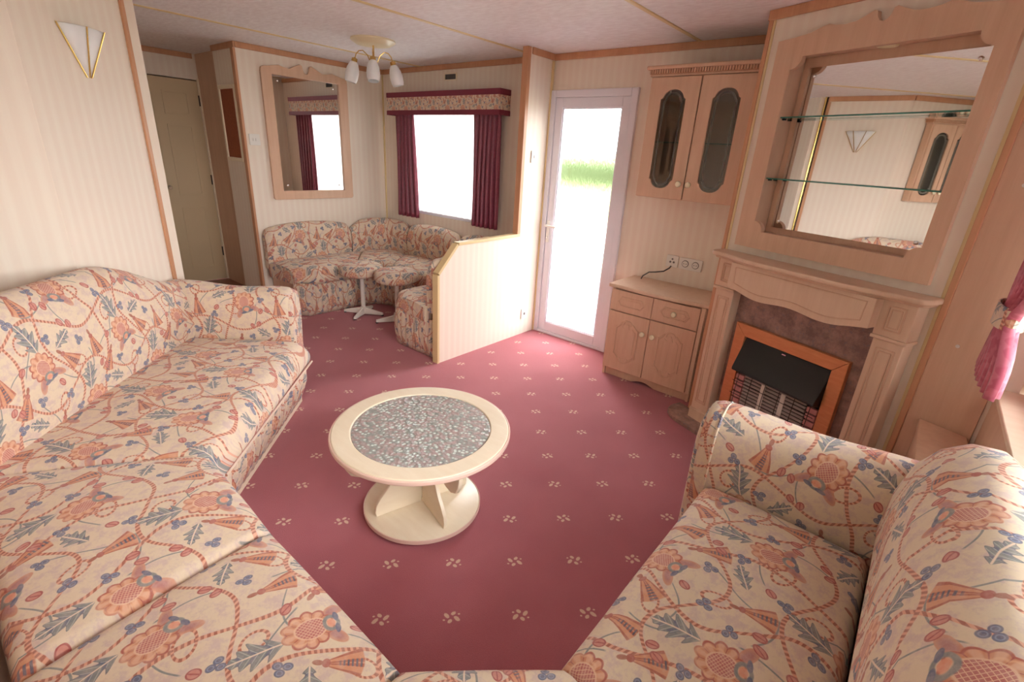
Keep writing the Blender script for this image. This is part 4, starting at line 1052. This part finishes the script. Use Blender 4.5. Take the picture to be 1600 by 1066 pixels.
n = len(inn); out = [(fx, fy-.21)]+quarter(fx+.20, fy-.20, .20, 180, 90, n-3)+[(fx+.21, fy)]
seat_poly('seat_cushion', inn, out, .27, ZD, ds, (.1, .1))
inn = line((xi+.35, yi), (-2.75, yi), 16); out = line((fx+.22, fy), (-2.93, fy), 16)
seat_poly('seat_cushion', inn, out, .27, ZD, ds, (.2, 0))
inn = line((-2.50, 3.10), (-2.50, 2.105), 16); out = [(-2.95+.10*max(0, (i-12)/4.)**2, 2.61-.47*i/16) for i in range(17)]
seat_poly('seat_cushion', inn, out, .27, ZD-.015, ds, (.3, .2))
base_path = line((fx-.12, 1.90), (fx-.02, 1.97), 8)+line((fx-.02, 1.98), (fx-.02, fy-.20), 50)+quarter(fx+.18, fy-.18, .20, 180, 90, 24)+line((fx+.20, fy+.02), (-2.90, fy+.02), 50)+line((-2.92, fy), (-2.92, 2.24), 20)+quarter(-2.82, 2.24, .10, 180, 270, 12)+line((-2.81, 2.14), (-2.43, 2.14), 20)
valance('pleated_valance', base_path, .004, .285, .0, ds, freq=46, amp=.006)
MB().plan([(XM+.02, 1.93), (-3.93, 1.93), (fx-.06, 2.02), (fx-.06, 2.50), (-3.82, 2.69), (-3.66, fy+.08), (-2.88, fy+.06), (-2.88, 2.28), (-2.80, 2.20), (-2.45, 2.20), (-2.45, YD-.03), (XM+.02, YD-.03)], 0, .268).build('base_box', 'wood', ds)
piping('piping', [(p[0]-.004, p[1], .275) for p in base_path[8:130:2]], .006, ds)

# ------------------------------------------------------------------ stools
def stool(label, loc, rz):
    r = thing('dining_stool', label, 'stool', loc, rz, 'round floral stools in the dining corner')
    prof = [(.02, .355), (.15, .356), (.172, .365), (.18, .385), (.18, .415), (.172, .437), (.15, .45), (.08, .458), (.004, .460)]
    b_ = MB().lathe(prof, 36); uv = []
    for v in b_.v:
        rr = hypot(v[0], v[1]); k = (rr+max(0, .44-v[2]))/max(rr, 1e-4) if rr > .14 else 1
        uv.append((v[0]*k+.2, v[1]*k+.1))
    mobj('padded_top', b_.v, b_.f, 'fabric', r, uv, smooth=True, ang=75)
    MB().lathe([(.07, .345), (.07, .356)], 20).build('mounting_plate', 'white_metal', r)
    MB().lathe([(.026, .03), (.026, .07), (.019, .075), (.017, .345)], 18).build('column', 'white_metal', r, smooth=True)
    for k in range(4):
        a = radians(90*k+20); M_ = Matrix.Rotation(a, 4, 'Z')
        mb = MB(); n_ = 6; vv = []
        for i in range(n_+1):
            t_ = i/n_; x = .015+.165*t_; h_ = .055-.035*t_; w_ = .019-.005*t_; z_ = .008
            vv += [M_ @ Vector((x, -w_, z_)), M_ @ Vector((x, w_, z_)), M_ @ Vector((x, w_*.6, z_+h_)), M_ @ Vector((x, -w_*.6, z_+h_))]
        mb.v = [tuple(q) for q in vv]
        for i in range(n_):
            for j in range(4): mb.f.append((i*4+j, i*4+(j+1) % 4, i*4+4+(j+1) % 4, i*4+4+j))
        mb.f += [(0, 1, 2, 3), (n_*4+3, n_*4+2, n_*4+1, n_*4)]
        lg = mb.build('foot', 'white_metal', r, bevel=.003)
        p = M_ @ Vector((.172, 0, 0)); MB().lathe([(.012, 0), (.012, .009)], 10, tuple(p)).build('glide', 'black', lg)
    return r
stool('round floral stool on a white pedestal beside the mirror end of the settee', (-3.61, 2.345, 0), 12)
stool('round floral stool on a white pedestal beside the partition end of the settee', (-3.25, 2.44, 0), 40)

# ------------------------------------------------------------------ coffee table
ct = thing('coffee_table', 'round cream coffee table with pebbled glass centre on the rose carpet', 'table', (-1.30, 1.078, 0), 0)
RT = .345; ZT = .385
def ringz(ro, ri, z0, z1, name, mat, par, n=72, bev=.006):
    c = [(cos(2*pi*i/n), sin(2*pi*i/n)) for i in range(n)]
    V_ = [(x*ro, y*ro, z) for z in (z0, z1) for x, y in c]+[(x*ri, y*ri, z) for z in (z0, z1) for x, y in c]; F_ = []
    for i in range(n):
        j = (i+1) % n
        F_ += [(i, j, n+j, n+i), (2*n+i, 3*n+i, 3*n+j, 2*n+j), (n+i, n+j, 3*n+j, 3*n+i), (i, 2*n+i, 2*n+j, j)]
    return mobj(name, V_, F_, mat, par, bevel=bev)
tr = ringz(RT-.004, .268, ZT-.022, ZT, 'top_ring', 'cream_wood', ct)
ringz(RT+.002, RT-.006, ZT-.022, ZT-.003, 'edge_band', 'pink_edge', tr, bev=.004)
MB().lathe([(.266, ZT-.010), (.267, ZT-.004)], 64).build('glass_insert', 'pebble', ct)
MB().lathe([(.272, ZT-.024), (.272, ZT-.0225)], 64).build('insert_support', 'cream_wood', ct)
bd = MB().lathe([(.232, .014), (.236, .018), (.236, .030), (.232, .034)], 64).build('base_disc', 'cream_wood', ct, smooth=True, ang=50)
ringz(.239, .2355, .015, .033, 'edge_band', 'pink_edge', bd, bev=.003)
fin = [(.010, .034), (.202, .034), (.205, .055), (.200, .085), (.180, .115), (.150, .150), (.128, .190), (.118, .225), (.120, .255), (.140, .264), (.175, .252), (.215, .242), (.255, .242), (.288, .260), (.306, .292), (.312, .322), (.312, .3605), (.010, .3605)]
for k in range(4):
    f_ = MB().prism(fin, -.008, .008).build('fin', 'cream_wood', ct, bevel=.003); f_.rotation_euler = (0, 0, radians(75+90*k))
for a in (20, 110, 200, 290):
    q = (.2*cos(radians(a)), .2*sin(radians(a)), 0)
    MB().lathe([(.012, 0), (.016, .004), (.016, .0145)], 12, q).build('castor', 'black', ct)

# ------------------------------------------------------------------ lamps
lp = thing('ceiling_light', 'three arm ceiling light with white tulip glass shades over the dining corner', 'lamp', (-3.27, 2.315, ZC))
MB().lathe([(.150, 0), (.152, -.010), (.138, -.020), (.128, -.022), (.120, -.030), (.06, -.034), (.004, -.034)], 40).build('ceiling_plate', 'cream_enamel', lp, smooth=True, ang=50)
MB().tube([(0, 0, -.03), (0, 0, -.195)], .006).build('stem', 'brass', lp, smooth=True)
MB().lathe([(.003, -.22), (.010, -.208), (.011, -.195), (.006, -.185)], 12).build('finial', 'brass', lp, smooth=True)
for k, a in enumerate((-128, 52, -38)):
    M_ = Matrix.Rotation(radians(a), 4, 'Z')
    pts = [M_ @ Vector(p) for p in ((.004, 0, -.205), (.02, 0, -.145), (.042, 0, -.095), (.072, 0, -.070), (.098, 0, -.074), (.117, 0, -.094), (.126, 0, -.118))]
    ar = MB().tube(pts, .0035).build('lamp_arm', 'brass', lp, smooth=True)
    T = Matrix.Translation(M_ @ Vector((.126, 0, -.118))) @ M_ @ Matrix.Rotation(radians(-14), 4, 'Y') @ Matrix.Diagonal((1.2, 1.2, 1.15, 1))
    def lath(prof, nm, mat, par, **kw):
        mb = MB().lathe(prof, 24); mb.v = [tuple(T @ Vector(v)) for v in mb.v]; return mb.build(nm, mat, par, smooth=True, **kw)
    lath([(.006, .0), (.016, -.006), (.017, -.022), (.012, -.026)], 'lamp_cup', 'brass', ar)
    lath([(.014, -.022), (.024, -.032), (.034, -.060), (.038, -.090), (.036, -.122), (.031, -.138), (.029, -.138), (.034, -.12), (.035, -.09), (.031, -.06), (.021, -.036), (.010, -.026)], 'glass_shade', 'shade', ar, ang=60)
sc = thing('wall_light', 'fan shaped frosted wall light on the angled cream wall', 'lamp', ((-2.985-2.814)/2, (.694+.523)/2, 1.60), -225)
mb = MB(); N = 14
fan = [(.12*cos(radians(a)), .19+.0*a) for a in (180, 0)]
V_ = []; F_ = []
for j, (z, r_) in enumerate(((.0, .012), (.06, .045), (.12, .08), (.18, .118))):
    for i in range(N+1):
        a = pi*i/N; V_.append((r_*cos(a), -.002-r_*.62*sin(a), z))
for j in range(3):
    for i in range(N): p = j*(N+1)+i; F_.append((p, p+1, p+N+2, p+N+1))
fs = mobj('glass_fan', V_, F_, 'shade', sc, smooth=True); s_ = fs.modifiers.new('Solidify', 'SOLIDIFY'); s_.thickness = .004
MB().prism([(-.014, 0), (.014, 0), (.120, .185), (-.120, .185)], -.004, -.0005).build('back_plate', 'cream_enamel', sc)
for i in (0, 5, 9, 14):
    a = pi*i/N; MB().tube([(.012*cos(a), -.004-.0076*sin(a), 0), (.119*cos(a), -.004-.0745*sin(a), .182)], .003, 6).build('brass_rib', 'brass', sc)

# ------------------------------------------------------------------ small box shelf by the end window
bs = thing('corner_box', 'low beech box shelf in the corner below the front end window', 'shelf')
p0, p1 = chp(1.075, .008), chp(1.228, .008)
MB().plan([p0, p1, (XE-.002, 1.74), (p0[0]-.0, 1.74)], .50, .53).build('box_top', 'wood', bs, bevel=.003)
MB().plan([(p0[0]+.006, p0[1]-.006), (p1[0]-.004, p1[1]-.004), (XE-.006, 1.75), (p0[0]+.006, 1.75)], 0, .50).build('box_body', 'wood', bs)
